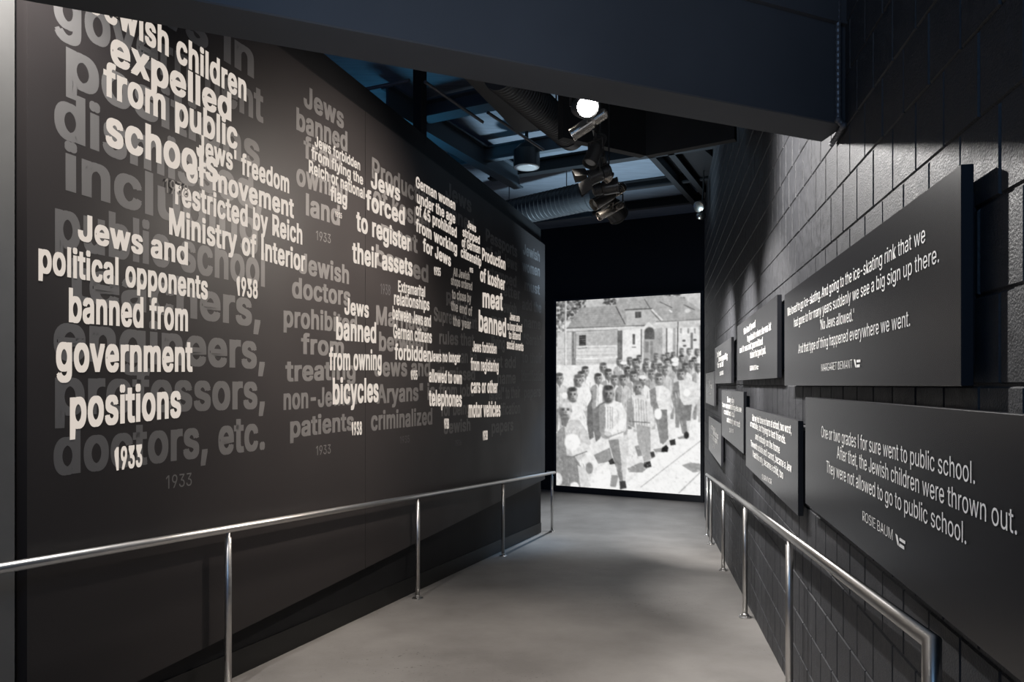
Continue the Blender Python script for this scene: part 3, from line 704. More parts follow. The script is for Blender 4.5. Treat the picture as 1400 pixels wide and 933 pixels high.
PROJ = [
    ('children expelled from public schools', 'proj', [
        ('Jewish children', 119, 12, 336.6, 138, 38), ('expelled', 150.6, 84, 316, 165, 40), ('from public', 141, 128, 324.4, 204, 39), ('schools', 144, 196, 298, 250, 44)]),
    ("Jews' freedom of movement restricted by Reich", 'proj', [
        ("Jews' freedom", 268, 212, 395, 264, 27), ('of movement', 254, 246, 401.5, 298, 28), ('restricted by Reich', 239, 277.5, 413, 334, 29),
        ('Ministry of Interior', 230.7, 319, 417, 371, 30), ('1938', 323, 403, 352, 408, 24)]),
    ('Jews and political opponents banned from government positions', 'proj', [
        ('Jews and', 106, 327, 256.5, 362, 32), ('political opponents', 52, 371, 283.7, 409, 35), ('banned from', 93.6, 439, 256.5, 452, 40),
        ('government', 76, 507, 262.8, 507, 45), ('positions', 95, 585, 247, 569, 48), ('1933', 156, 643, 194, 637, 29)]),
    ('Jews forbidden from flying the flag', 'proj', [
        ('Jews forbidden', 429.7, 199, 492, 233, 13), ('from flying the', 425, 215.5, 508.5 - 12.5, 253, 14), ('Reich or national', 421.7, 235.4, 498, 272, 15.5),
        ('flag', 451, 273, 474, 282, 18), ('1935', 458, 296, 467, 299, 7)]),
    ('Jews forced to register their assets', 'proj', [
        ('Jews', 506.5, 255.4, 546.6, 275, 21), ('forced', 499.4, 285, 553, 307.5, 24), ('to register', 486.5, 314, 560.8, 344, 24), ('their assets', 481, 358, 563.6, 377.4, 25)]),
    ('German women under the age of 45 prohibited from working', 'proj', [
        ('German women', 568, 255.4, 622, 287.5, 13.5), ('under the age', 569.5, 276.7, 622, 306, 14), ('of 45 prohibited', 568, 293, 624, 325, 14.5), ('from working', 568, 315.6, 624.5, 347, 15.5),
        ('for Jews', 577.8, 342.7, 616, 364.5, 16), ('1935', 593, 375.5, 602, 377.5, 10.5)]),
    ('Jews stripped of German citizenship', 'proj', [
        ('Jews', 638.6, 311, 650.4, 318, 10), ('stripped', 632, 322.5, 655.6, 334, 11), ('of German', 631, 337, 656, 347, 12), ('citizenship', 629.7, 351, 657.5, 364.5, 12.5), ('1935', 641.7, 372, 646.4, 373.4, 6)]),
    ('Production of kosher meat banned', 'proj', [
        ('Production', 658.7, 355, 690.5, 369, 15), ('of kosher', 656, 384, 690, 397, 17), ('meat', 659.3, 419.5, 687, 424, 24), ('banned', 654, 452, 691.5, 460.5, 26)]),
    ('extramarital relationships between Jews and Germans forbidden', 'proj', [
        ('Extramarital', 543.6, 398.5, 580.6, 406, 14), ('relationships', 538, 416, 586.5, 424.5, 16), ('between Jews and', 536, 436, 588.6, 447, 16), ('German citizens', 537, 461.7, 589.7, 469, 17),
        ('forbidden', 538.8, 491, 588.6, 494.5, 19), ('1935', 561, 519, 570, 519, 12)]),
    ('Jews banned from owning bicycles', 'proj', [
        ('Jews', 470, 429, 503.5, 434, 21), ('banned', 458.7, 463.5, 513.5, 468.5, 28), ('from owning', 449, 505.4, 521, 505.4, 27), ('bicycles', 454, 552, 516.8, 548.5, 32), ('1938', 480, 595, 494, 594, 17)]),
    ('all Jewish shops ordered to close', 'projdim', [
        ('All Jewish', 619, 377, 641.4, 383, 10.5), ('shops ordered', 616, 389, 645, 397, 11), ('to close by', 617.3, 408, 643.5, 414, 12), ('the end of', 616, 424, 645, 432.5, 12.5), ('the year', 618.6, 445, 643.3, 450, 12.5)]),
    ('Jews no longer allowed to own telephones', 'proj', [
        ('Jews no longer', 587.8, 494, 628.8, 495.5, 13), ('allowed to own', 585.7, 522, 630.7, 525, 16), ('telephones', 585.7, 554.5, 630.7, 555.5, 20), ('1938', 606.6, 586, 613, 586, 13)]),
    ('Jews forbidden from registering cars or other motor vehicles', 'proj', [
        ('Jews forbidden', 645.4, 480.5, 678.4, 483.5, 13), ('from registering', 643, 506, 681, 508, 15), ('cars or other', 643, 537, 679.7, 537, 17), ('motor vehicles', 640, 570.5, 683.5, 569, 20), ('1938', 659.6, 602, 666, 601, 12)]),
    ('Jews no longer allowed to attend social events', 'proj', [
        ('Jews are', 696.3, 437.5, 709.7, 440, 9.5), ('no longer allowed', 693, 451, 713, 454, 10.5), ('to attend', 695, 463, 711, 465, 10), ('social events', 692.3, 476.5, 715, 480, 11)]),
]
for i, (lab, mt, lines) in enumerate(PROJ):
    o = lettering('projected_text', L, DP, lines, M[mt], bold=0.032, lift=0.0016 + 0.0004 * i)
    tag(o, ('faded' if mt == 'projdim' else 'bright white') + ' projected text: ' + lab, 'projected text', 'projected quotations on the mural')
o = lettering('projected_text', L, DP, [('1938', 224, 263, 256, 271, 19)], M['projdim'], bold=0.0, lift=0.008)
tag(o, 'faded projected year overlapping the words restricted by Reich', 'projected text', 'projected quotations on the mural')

# ------------------------------------------------------------------ quotation signs on the block wall
SIGNS = [
    # corners given as x left, y top-left, y bottom-left, x right, y top-right, y bottom-right
    ('long charcoal sign quoting the ice-skating rink, upper row, nearest', (1072.5, 403.5, 527.5, 1314, 225, 528.5), 0.026, [
        ('We loved to go ice-skating. And going to the ice-skating rink that we', 1077, 432.7, 1265.8, 331),
        ('had gone to for many years suddenly we see a big sign up there.', 1086, 447.5, 1284.7, 358.5),
        ("'No Jews allowed.'", 1121.7, 451.5, 1168, 438.7),
        ('And that type of thing happened everywhere we went.', 1092, 483.5, 1245, 446)], 0.044,
     ('MARGARET DEMANT', 1123.5, 508, 1165.7, 503.5, 0.031), (1168, 491.5, 1177, 499)),
    ('large charcoal sign quoting going to public school, lower row, nearest', (1101, 543, 688.5, 1560, 580, 1066), 0.026, [
        ('One or two grades I for sure went to public school.', 1123.5, 598, 1334, 662.5),
        ('After that, the Jewish children were thrown out.', 1145, 627, 1391.7, 732),
        ('They were not allowed to go to public school.', 1130.4, 645.8, 1322, 745)], 0.048,
     ('ROSIE BAUM', 1180, 712, 1221, 739.5, 0.033), (1225, 730, 1238.5, 744)),
    ('square charcoal sign with four lines, second along the upper row', (1008, 447, 520, 1062.5, 402, 517.5), 0.026, [
        ('We had loved', 1017, 458, 1033, 447), ('to go back to where she was let', 1022, 467.5, 1054.5, 451),
        ('and it was not permitted', 1011.5, 483, 1043, 471), ('to be in that grand park', 1026, 490, 1047, 483.5)], 0.05,
     ('SURVIVOR', 1025.5, 507, 1034, 506, 0.035), (1034.5, 500, 1037, 504)),
    ('small charcoal sign with three lines, third along the upper row', (977.5, 477, 524, 999.8, 460.5, 525), 0.026, [
        ('It all was', 980.5, 489, 986, 485.5), ('the very same thing', 982.5, 495, 994.5, 490.5), ('for us all', 981, 503.5, 989, 501)], 0.065,
     ('SURVIVOR', 984, 514, 989, 512.5, 0.045), None),
    ('tiny charcoal sign at the far end of the upper row', (965, 512, 551.5, 976.5, 507, 555), 0.026, [
        ('And one day', 966.5, 525.5, 971.5, 526), ('they came', 969, 531, 974, 532)], 0.075,
     ('SURVIVOR', 968, 540.5, 972, 541, 0.05), None),
    ('small dark sign at the far end of the lower row', (969, 569.5, 616.5, 985.8, 579, 636), 0.026, [
        ('And then we', 972, 586, 978, 592), ('were told not', 975, 594.5, 982, 601), ('to come again', 971.5, 598.5, 981, 608)], 0.07,
     ('SURVIVOR', 975, 612, 977.5, 614, 0.05), None),
    ('narrow charcoal sign with four lines, third along the lower row', (986.7, 534.5, 600, 1016.5, 534.5, 615), 0.026, [
        ('Every day', 994.5, 550, 1004, 552), ('there was something else we', 987.7, 556.5, 1014, 564.5),
        ('could not do', 990, 566, 1004, 571), ('and nobody said much', 994, 577, 1012, 585)], 0.055,
     ('SURVIVOR', 997.5, 591, 1003, 593, 0.04), None),
    ('square charcoal sign with five lines, second along the lower row', (1019.7, 556.8, 639, 1091, 575.5, 702.7), 0.026, [
        ('But we had done no harm at school, two worst,', 1029, 575.5, 1082.5, 593.5), ('or outside, but trying to test friends.', 1026, 583, 1074.5, 607.5),
        ('and nobody on the home', 1033, 600.5, 1066.5, 620.5), ('The world outside and I cannot, became a Jew', 1026.5, 610, 1082.5, 646.5),
        ('I had this only, became a child, too', 1029.5, 624.5, 1071, 655.5)], 0.046,
     ('SURVIVOR', 1042, 655, 1055.5, 663, 0.033), None),
]
for lab, (xl, ytl, ybl, xr, ytr, ybr), th, lines, cap, name_line, mark in SIGNS:
    a, b = R.at(xl, ytl, DS), R.at(xl, ybl, DS)
    c, d = R.at(xr, ytr, DS), R.at(xr, ybr, DS)
    h1, h0 = (a[1] + c[1]) / 2, (b[1] + d[1]) / 2
    if xr > 1400:
        h1, h0 = a[1], b[1]
        c = (1.02, 0)
    sm = (a[0] + c[0]) / 2
    root = empty('quotation_sign', R.pt(sm, h0, DS), lab, 'sign', 'quotation signs on the block wall')
    bmv = R.solid([(c[0], h0), (a[0], h0), (a[0], h1), (c[0], h1)], DS, DS + th)
    bevel(bmv, 0.0015, 1)
    ob = obj('sign_panel', bmv, M['sign'], root)
    ob.data.materials.append(M['signedge'])
    for p in ob.data.polygons:
        if p.normal.dot(R.n) < 0.5:
            p.material_index = 1
    ins = min(0.06, (a[0] - c[0]) * 0.15)
    bmv = R.solid([(c[0] + ins, h0 + 0.05), (a[0] - ins, h0 + 0.05), (a[0] - ins, h1 - 0.05), (c[0] + ins, h1 - 0.05)], DS + th - 0.001, DW + 0.003)
    obj('mounting_frame', bmv, M['signedge'], root)
    lettering('quotation', R, DS, lines, M['white'], root, bold=(0.0 if xr > 1100 else 0.012), lift=0.0016, capm=cap)
    t, x0, y0, x1, y1, cp = name_line
    lettering('speaker_name', R, DS, [(t, x0, y0, x1, y1)], M['white'], root, bold=(-0.01 if xr > 1100 else 0.0), lift=0.0016, capm=cp)
    if mark:
        # small white emblem: a slanting leaf and two bars
        x0, y0, x1, y1 = mark
        p0, p1 = R.at(x0, y0, DS), R.at(x1, y0, DS)
        w = p0[0] - p1[0]
        hh = 0.030
        ht = p0[1]
        bmv = bmesh.new()
        for poly in ([(0, 0), (.22, -.05), (.34, -.55), (.34, -1), (.2, -.9)],
                     [(.42, -.12), (1, -.12), (1, -.42), (.42, -.42)],
                     [(.42, -.66), (.9, -.66), (.9, -.98), (.38, -.98)]):
            bmv.faces.new([bmv.verts.new(R.pt(p0[0] - q[0] * w, ht + q[1] * hh, DS - 0.0016)) for q in poly])
        obj('emblem', bmv, M['white'], root)

# ------------------------------------------------------------------ handrails
RAIL_R = 0.0215
RAIL_H = 0.902


def rail_pt(w, s, D, dh=RAIL_H):
    return w.pt(s, gz(s, w, D) + dh, D)


def s_at(w, Z, D):
    return (Z - w.pt(0, 0, D).y) / w.d.y


def handrail(w, D, zs, path, label, wall_side):
    s0 = s_at(w, zs[0], D)
    root = empty('handrail', w.pt(s0, gz(s0, w, D), D), label, 'handrail', 'steel handrails beside the ramp')
    bm = bmesh.new()
    tube(bm, path, RAIL_R, 20)
    o = obj('top_rail', bm, M['steel'], root, smooth=True)
    for e in o.data.edges:
        pass
    for Z in zs:
        s = s_at(w, Z, D)
        g = gz(s, w, D)
        bm = bmesh.new()
        base = w.pt(s, g, D)
        top = RAIL_H - RAIL_R * 0.8
        lathe(bm, base, UP, [(0.019, 0.006), (0.019, top - 0.03), (0.012, top - 0.028), (0.012, top)], 18)
        p = obj('post', bm, M['steel'], root, smooth=True)
        bm = bmesh.new()
        lathe(bm, base, UP, [(0.048, -0.012), (0.048, 0.008), (0.040, 0.011), (0.026, 0.012), (0.024, 0.030), (0.0195, 0.034)], 24)
        f = obj('base_flange', bm, M['steel'], p)
        for q in range(3):
            a = q * 2.094 + 0.5
            bm = bmesh.new()
            lathe(bm, base + Vector((math.cos(a), math.sin(a), 0)) * 0.036, UP, [(0.006, 0.006), (0.006, 0.015), (0.003, 0.017)], 8)
            obj('bolt', bm, M['steel'], p)
    return root


# left rail: past the viewer's left, down to the wall end where it turns in
zl = [1.55, 3.83, 6.13, 8.40, 10.66]
sA, sB = s_at(L, 0.2, DRL), s_at(L, 10.80, DRL)
pathL = [rail_pt(L, sA, DRL), rail_pt(L, sB, DRL), L.pt(sB, gz(sB, L, DRL) + RAIL_H, DRL + 0.12)]
handrail(L, DRL, zl, pathL, 'long brushed steel handrail on round posts along the black mural wall', -1)
# right rail: the near end turns straight down into its last post
zr = [3.56, 5.47, 7.45, 9.35, 10.12]
s1, s2 = s_at(R, 1.675, DRR), s_at(R, 10.2, DRR)
pathR = [R.pt(s1, gz(s1, R, DRR), DRR), rail_pt(R, s1, DRR), rail_pt(R, s2, DRR)]
rr = handrail(R, DRR, zr, pathR, 'brushed steel handrail below the signs with its near end turned down', 1)
bm = bmesh.new()
lathe(bm, R.pt(s1, gz(s1, R, DRR), DRR), UP, [(0.048, -0.012), (0.048, 0.008), (0.040, 0.011), (0.026, 0.012), (0.025, 0.034)], 24)
obj('base_flange', bm, M['steel'], rr)

# ------------------------------------------------------------------ low beam across the passage
BD = Vector((0.9243, 0.3817, 0))       # along the beam
BN = Vector((-0.3817, 0.9243, 0))      # away from the viewer
D_F, D_R = 2.04, 2.22
BH0, BH1 = 1.03, 1.66


def beam_pt(t, D, h):
    return BD * t + BN * D + UP * (EYE + h)


def beam_t(wallpt):
    return wallpt.dot(BD)


t_r = beam_t(R.pt(s_at(R, 2.85, DW), 0, DW))
t_end = t_r - 0.05
t_start = -3.6
root = empty('ceiling_beam', beam_pt(0, (D_F + D_R) / 2, BH0), 'low dark boxed beam crossing the passage overhead from upper left to right wall', 'beam')
bm = bmesh.new()
prism(bm, [beam_pt(t_start, D_F, BH0), beam_pt(t_end, D_F, BH0), beam_pt(t_end + 0.06, D_R, BH0), beam_pt(t_start, D_R, BH0)],
      [beam_pt(t_start, D_F, BH1), beam_pt(t_end, D_F, BH1), beam_pt(t_end + 0.06, D_R, BH1), beam_pt(t_start, D_R, BH1)])
bevel(bm, 0.004, 1)
obj('beam_body', bm, M['beam'], root)
bm = bmesh.new()
prism(bm, [beam_pt(t_start, D_F - 0.02, 1.42), beam_pt(t_end, D_F - 0.02, 1.42), beam_pt(t_end, D_F + 0.01, 1.42), beam_pt(t_start, D_F + 0.01, 1.42)],
      [beam_pt(t_start, D_F - 0.02, BH1 + 0.01), beam_pt(t_end, D_F - 0.02, BH1 + 0.01), beam_pt(t_end, D_F + 0.01, BH1 + 0.01), beam_pt(t_start, D_F + 0.01, BH1 + 0.01)])
obj('fascia_strip', bm, M['beam'], root)
# dark soffit above the beam on the viewer's side
bm = bmesh.new()
zt = EYE + BH1 + 0.35
prism(bm, [beam_pt(-4, -2.5, BH1 + .35), beam_pt(t_end + 2.5, -2.5, BH1 + .35), beam_pt(t_end + 0.1, D_R, BH1 + .35), beam_pt(-4, D_R, BH1 + .35)],
      [beam_pt(-4, -2.5, BH1 + .45), beam_pt(t_end + 2.5, -2.5, BH1 + .45), beam_pt(t_end + 0.1, D_R, BH1 + .45), beam_pt(-4, D_R, BH1 + .45)])
tag(obj('ceiling_near', bm, M['black']), 'black ceiling above the low beam', 'ceiling', kind='structure')

# ribbed conduit down the gap at the right end of the beam and back under it
def ribbed(name, pts, r, label, material):
    bm = bmesh.new()
    pts = [Vector(p) for p in pts]
    for a, b in zip(pts[:-1], pts[1:]):
        ln = (b - a).length
        n = max(2, int(ln / 0.012))
        prof = []
        for i in range(n + 1):
            prof.append((r * (1.0 if i % 2 else 0.84), ln * i / n))
        lathe(bm, a, b - a, prof, 12)
    for p in pts[1:-1]:
        bmesh.ops.create_uvsphere(bm, u_segments=12, v_segments=8, radius=r * 1.25, matrix=Matrix.Translation(p))
    return tag(obj(name, bm, material), label, 'conduit')


def wall_on(px, py, D):
    s, h = R.at(px, py, D)
    return R.pt(s, h, D)


ribbed('electrical_conduit', [wall_on(1146, -40, 0.672), wall_on(1146, 164, 0.672), wall_on(1153, 172, 0.688), wall_on(1137, 197, 0.688)], 0.011,
       'thin ribbed dark conduit at the right end of the low beam', M['pipe'])


# ------------------------------------------------------------------ ceiling services
def up_at(px, py, h):
    """point seen at a pixel and h above the lens"""
    Z = F * h / (527 - py)
    return Vector(((px - 700) / F * Z, Z, EYE + h))


def joist(p, q, w, hgt, name, label, cat, material, group=None):
    d = (q - p)
    u = d.normalized()
    v = UP.cross(u).normalized()
    bm = bmesh.new()
    # an I section: flanges and web
    c = (p + q) / 2
    boxdir(bm, c + UP * (0.012), u, v, UP, d.length, w, 0.024)
    boxdir(bm, c + UP * (hgt / 2), u, v, UP, d.length, w * 0.18, hgt - 0.03)
    boxdir(bm, c + UP * (hgt - 0.012), u, v, UP, d.length, w, 0.024)
    return tag(obj(name, bm, material), label, cat, group)


M['drop'] = noisy(mat('drop_panel_black', (0.02, 0.02, 0.02), 0.6, spec=0.2), 4, 0.1)
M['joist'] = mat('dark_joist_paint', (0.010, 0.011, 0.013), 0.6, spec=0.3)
M['joist_lit'] = mat('blue_lit_joist_tone', (0.06, 0.075, 0.09), 0.6, spec=0.3)  # blue light on the lit joists is put into this paler colour


def along(p, d, a, b):
    return p + d * a, p + d * b


for (px, py, hh, a, b, w, ht_, m_, lab) in (
        (742, 236, 3.20, -5.6, 0.9, 0.16, 0.20, 'joist', 'black steel ceiling joist passing behind the track lights at mid depth'),
        (842, 262, 3.26, -3.4, 1.5, 0.10, 0.14, 'joist', 'black steel ceiling joist one bay beyond the track lights'),
        (850, 289, 3.24, -3.0, 2.2, 0.12, 0.16, 'joist', 'black steel ceiling joist nearest the end wall'),
        (735, 305, 3.1, -1.1, 1.6, 0.08, 0.14, 'joist_lit', 'blue-grey joist at the top of the mural wall end, lit from below'),
        (620, 157, 3.1, -1.2, 0.8, 0.22, 0.2, 'joist_lit', 'teal lit joist high on the left behind the mural wall top'),
        (690, 217, 3.1, -1.0, 1.3, 0.10, 0.2, 'joist_lit', 'grey joist running just above the round ceiling lamp')):
    p = up_at(px, py, hh)
    joist(*along(p, E2, a, b), w, ht_, 'ceiling_joist', lab, 'joist', M[m_], 'ceiling joists')
for (px, py, lab) in ((897, 222, 'black purlin nearest the block wall, right of the track lights'), (918, 212, 'second black purlin beside the block wall')):
    p = up_at(px, py, 3.2)
    joist(*along(p, E1, -1.2, 3.6), 0.09, 0.2, 'ceiling_purlin', lab, 'purlin', M['joist'], 'ceiling purlins')
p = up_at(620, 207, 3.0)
joist(*along(p, E1, -1.4, 1.9), 0.16, 0.3, 'ceiling_purlin', 'blue-lit purlin along the top of the mural wall', 'purlin', M['joist_lit'], 'ceiling purlins')
# black infill boards of the deck beside the block wall
p = up_at(956, 262, 3.3)
bm = bmesh.new()
pa, pb = p - E1 * 2.4, p + E1 * 1.6
prism(bm, [pa, pb, pb - E2 * 1.0, pa - E2 * 0.45], [q + UP * 0.09 for q in (pa, pb, pb - E2 * 1.0, pa - E2 * 0.45)])
tag(obj('ceiling_board', bm, M['black']), 'black ceiling board between the purlins and the block wall', 'board')

# hanger column
p = up_at(574, 190, 2.35)
bm = bmesh.new()
boxdir(bm, p + UP * 0.5, E1, E2, UP, 0.10, 0.10, 1.1)
bevel(bm, 0.008, 1)
tag(obj('hanger_post', bm, M['black']), 'black square hanger post rising from the mural wall top to the ceiling', 'post')

# tie rods
for a, b, lab in (((581, 112), (660, 167), 'thin grey tie rod left of the ribbed duct, longest'), ((667, 154), (743, 205), 'thin grey tie rod ending above the round ceiling lamp'),
                  ((470, 128), (560, 110), 'thin rod crossing behind the mural wall top')):
    pa = up_at(*a, 2.75)
    pb = up_at(*b, 2.75)
    bm = bmesh.new()
    tube(bm, [pa, pb], 0.016, 10)
    tag(obj('tie_rod', bm, M['pipe']), lab, 'rod', 'ceiling tie rods')


# ribbed ducts
def ribbed_duct(pa, pb, r, label, ribs, group=None):
    ln = (pb - pa).length
    root = empty('ventilation_duct', pa, label, 'duct', group)
    prof = []
    for i in range(ribs):
        t0 = ln * i / ribs
        t1 = ln * (i + 1) / ribs
        prof += [(r, t0), (r, t0 + (t1 - t0) * .62), (r * 1.045, t0 + (t1 - t0) * .72), (r * 1.045, t0 + (t1 - t0) * .9)]
    prof.append((r, ln))
    bm = bmesh.new()
    lathe(bm, pa, pb - pa, prof, 40)
    obj('duct_tube', bm, M['duct'], root)
    d = (pb - pa).normalized()
    bm = bmesh.new()
    lathe(bm, pb - d * 0.02, d, [(r * 1.08, 0), (r * 1.08, 0.06), (r * 1.02, 0.07), (r * 1.02, 0.16)], 40)
    obj('end_collar', bm, M['duct'], root)
    for t in (0.25, 0.8):
        c = pa + (pb - pa) * t
        bm = bmesh.new()
        boxdir(bm, Vector((c.x, c.y, (c.z + r + DECK) / 2)), E1, E2, UP, 0.03, 0.006, max(0.05, DECK - c.z - r))
        obj('hanger_strap', bm, M['pipe'], root)
    return root


ribbed_duct(up_at(682, 98, 2.6), up_at(776, 181, 2.65), 0.15, 'large ribbed ventilation duct running back above the track lights', 34)
ribbed_duct(up_at(664, 299, 2.85), up_at(806, 268, 2.85), 0.21, 'dark ribbed ventilation duct beyond the round lamp near the mural wall end', 26)

# smooth rectangular duct left of the ribbed one
pa, pb = up_at(640, 104, 2.62), up_at(722, 190, 2.62)
bm = bmesh.new()
u = (pb - pa).normalized()
v = UP.cross(u).normalized()
boxdir(bm, (pa + pb) / 2 + UP * 0.25, u, v, UP.copy(), (pb - pa).length, 0.26, 0.34)
bevel(bm, 0.01, 1)
tag(obj('rectangular_duct', bm, M['duct']), 'smooth grey rectangular duct left of the ribbed duct', 'duct')

# black drop panels meeting in an inner corner beyond the beam
kc = up_at(883, 213, 2.15)
for p, lab in ((up_at(770, 188, 2.15), 'black drop panel behind the lit spotlight, hanging from the ceiling'), (up_at(1004, 190, 2.15), 'black drop panel hanging between the spotlights and the block wall')):
    d = (kc - p).normalized()
    nrm = UP.cross(d)
    if nrm.y < 0:
        nrm = -nrm
    q0, q1 = p, kc + d * 0.0
    bm = bmesh.new()
    q = [q0, q1, q1 + nrm * 0.08, q0 + nrm * 0.08]
    prism(bm, q, [w + UP * 1.24 for w in q])
    tag(obj('drop_panel', bm, M['drop']), lab, 'panel', 'black drop panels below the ceiling')

# round ceiling lamp
pc = up_at(720, 229, 2.9)
root = empty('round_ceiling_lamp', pc, 'round unlit ceiling lamp with a dull silver face above the mural wall', 'lamp')
bm = bmesh.new()
lathe(bm, pc, UP, [(0.165, 0.0), (0.175, 0.0), (0.175, 0.22), (0.10, 0.30), (0.03, 0.32), (0.02, 0.5)], 36)
obj('lamp_housing', bm, M['lampblack'], root, smooth=False)
bm = bmesh.new()
lathe(bm, pc - UP * 0.004, UP, [(0.0, 0.0), (0.10, -0.004), (0.166, 0.002)], 36)
obj('lamp_face', bm, mat('frosted_lens', (0.30, 0.30, 0.30), 0.35, emit=(0.9, 0.95, 1.0), estr=0.05), root, smooth=True)  # faint emission stands for light reflected by the unlit face
bm = bmesh.new()
tube(bm, [pc + UP * 0.4, Vector((pc.x, pc.y, DECK))], 0.015, 10)
obj('stem', bm, M['lampblack'], root)

# small chrome wall spot at the far right
pc = up_at(958, 281, 2.75)
root = empty('wall_spotlight', pc, 'small chrome spotlight near the far top of the block wall', 'spotlight')
bm = bmesh.new()
lathe(bm, pc, (-0.5, -0.5, -0.4), [(0.03, -0.10), (0.06, -0.08), (0.075, 0.0), (0.09, 0.07), (0.08, 0.075)], 20)
obj('lamp_head', bm, M['lampmetal'], root, smooth=True)
bm = bmesh.new()
lathe(bm, pc - UP * 0.16, (0.2, -0.8, -0.2), [(0.02, -0.1), (0.05, -0.06), (0.06, 0.05)], 16)
obj('lower_lamp_head', bm, M['lampmetal'], root, smooth=True)
bm = bmesh.new()
tube(bm, [pc + Vector((0.02, 0.05, -0.16)), pc + Vector((0.06, 0.06, 0.25)), Vector((pc.x + 0.06, pc.y + 0.06, DECK))], 0.012, 8)
obj('stem', bm, M['lampblack'], root)

# ------------------------------------------------------------------ track and its spotlights
T0 = Vector((0.36, 3.75, EYE + 1.74))
TD = R.d.copy()
T1 = T0 + TD * 2.75
root = empty('light_track', T0, 'black lighting track hung from the ceiling carrying the spotlights', 'light track')
bm = bmesh.new()
boxdir(bm, (T0 + T1) / 2, TD, UP.cross(TD), UP, (T1 - T0).length, 0.036, 0.034)
obj('track_rail', bm, M['lampblack'], root)
for t in (0.35, 1.3, 2.15):
    p = T0 + TD * t
    bm = bmesh.new()
    tube(bm, [p, Vector((p.x, p.y, DECK))], 0.006, 8)
    obj('suspension_rod', bm, M['lampblack'], root)


def track_spot(t, aim, label, ln=0.20, r=0.055, body='lampblack', drop=0.13, lit=False, barn=False):
    top = T0 + TD * t - UP * 0.017
    piv = top - UP * drop
    d = Vector(aim).normalized()
    root = empty('track_spotlight', top, label, 'spotlight', 'spotlights on the ceiling track')
    bm = bmesh.new()
    boxdir(bm, top - UP * 0.012, TD, UP.cross(TD), UP, 0.11, 0.034, 0.024)
    obj('track_adapter', bm, M['lampblack'], root)
    bm = bmesh.new()
    tube(bm, [top - UP * 0.02, piv + UP * (r * 0.6)], 0.010, 10)
    obj('stem', bm, M['lampblack'], root)
    # yoke around the barrel
    side = d.cross(UP)
    side = side.normalized() if side.length > 0.05 else TD.copy()
    bm = bmesh.new()
    yk = r + 0.012
    tube(bm, [piv + side * yk, piv + side * yk + UP * (r + 0.015), piv - side * yk + UP * (r + 0.015), piv - side * yk], 0.006, 8)
    obj('yoke', bm, M['lampmetal'] if body == 'lampmetal' else M['lampblack'], root)
    bm = bmesh.new()
    prof = [(r * 0.45, -ln * 0.55), (r * 0.8, -ln * 0.50)]
    for i in range(5):
        z = -ln * 0.46 + i * ln * 0.06
        prof += [(r * 0.86, z), (r * 0.86, z + ln * 0.03), (r * 0.74, z + ln * 0.034), (r * 0.74, z + ln * 0.055)]
    prof += [(r * 0.95, -ln * 0.1), (r, 0.0), (r, ln * 0.42), (r * 1.06, ln * 0.43), (r * 1.06, ln * 0.5), (r * 0.9, ln * 0.5), (r * 0.85, ln * 0.40)]
    lathe(bm, piv, d, prof, 28)
    obj('barrel', bm, M[body], root)
    bm = bmesh.new()
    lathe(bm, piv + d * ln * 0.41, d, [(r * 0.84, 0.0), (r * 0.6, 0.008), (0, 0.010)], 24)
    obj('lens', bm, M['lampon'] if lit else M['lensglass'], root)
    if lit:
        # the head's own light, thrown back over the beam, the block wall and the signs
        light('track_lamp_light', 'SPOT', piv + d * ln * 0.66, 330, NEUT, aim=piv + d * 0.66 * ln + Vector((0.8, -1.0, -0.25)), size=0.03, cone=178, blend=0.5)
    if barn:
        x, y, z = frame_of(d)
        for q, (ax, bx) in enumerate(((x, y), (-x, y), (y, x), (-y, x))):
            bm = bmesh.new()
            c = piv + d * (ln * 0.5 + 0.05) + ax * (r + 0.02)
            boxdir(bm, c, bx, (d + ax * 0.4), (d + ax * 0.4).cross(bx), r * 1.8, 0.10, 0.003)
            obj('barn_door', bm, M['lampblack'], root)
    return root


track_spot(0.22, (0.12, -0.93, -0.35), 'lit spotlight blazing toward the viewer at the near end of the track', lit=True, drop=0.135, r=0.062)
track_spot(0.50, (-0.85, 0.2, -0.50), 'silver barrel spotlight aimed left, second from the near end of the track', body='lampmetal', drop=0.13, ln=0.24, r=0.04)
track_spot(0.95, (-0.35, -0.3, -0.85), 'black ribbed spotlight aimed down and left, third from the near end of the track', ln=0.24, drop=0.14, r=0.05)
track_spot(1.28, (-0.9, 0.1, -0.35), 'black spotlight with square barn doors, halfway along the track', barn=True, drop=0.20, ln=0.16)
track_spot(1.50, (0.75, 0.35, -0.35), 'short spotlight with a bright rim, just past the middle of the track', body='lampmetal', drop=0.13, ln=0.15, r=0.045)
track_spot(1.85, (0.75, -0.2, 0.1), 'black spotlight aimed right at the block wall signs', drop=0.14, ln=0.2, r=0.06)
track_spot(2.10, (-0.72, -0.3, -0.50), 'long silver barrel spotlight aimed left near the far end of the track', body='lampmetal', drop=0.14, ln=0.34, r=0.05)
track_spot(2.35, (-0.70, -0.2, -0.40), 'slim silver spotlight below the long one near the far end of the track', body='lampmetal', drop=0.2, ln=0.26, r=0.038)
track_spot(2.60, (0.6, 0.7, -0.40), 'wide black spotlight with round back, last at the far end of the track', drop=0.12, ln=0.22, r=0.095)

# ------------------------------------------------------------------ lit photograph at the end of the ramp
PW, PH = (PLf - PR).length, 0
hb = (527 - 677.8) / F * ZR
ht = (527 - 401) / F * ZR
PH = ht - hb
RES = 150                                # canvas dots per metre
CW, CH = int(PW * RES), int(PH * RES)
canvas = np.full((CH, CW), 0.80)
rng = np.random.default_rng(3)
NBv = NB


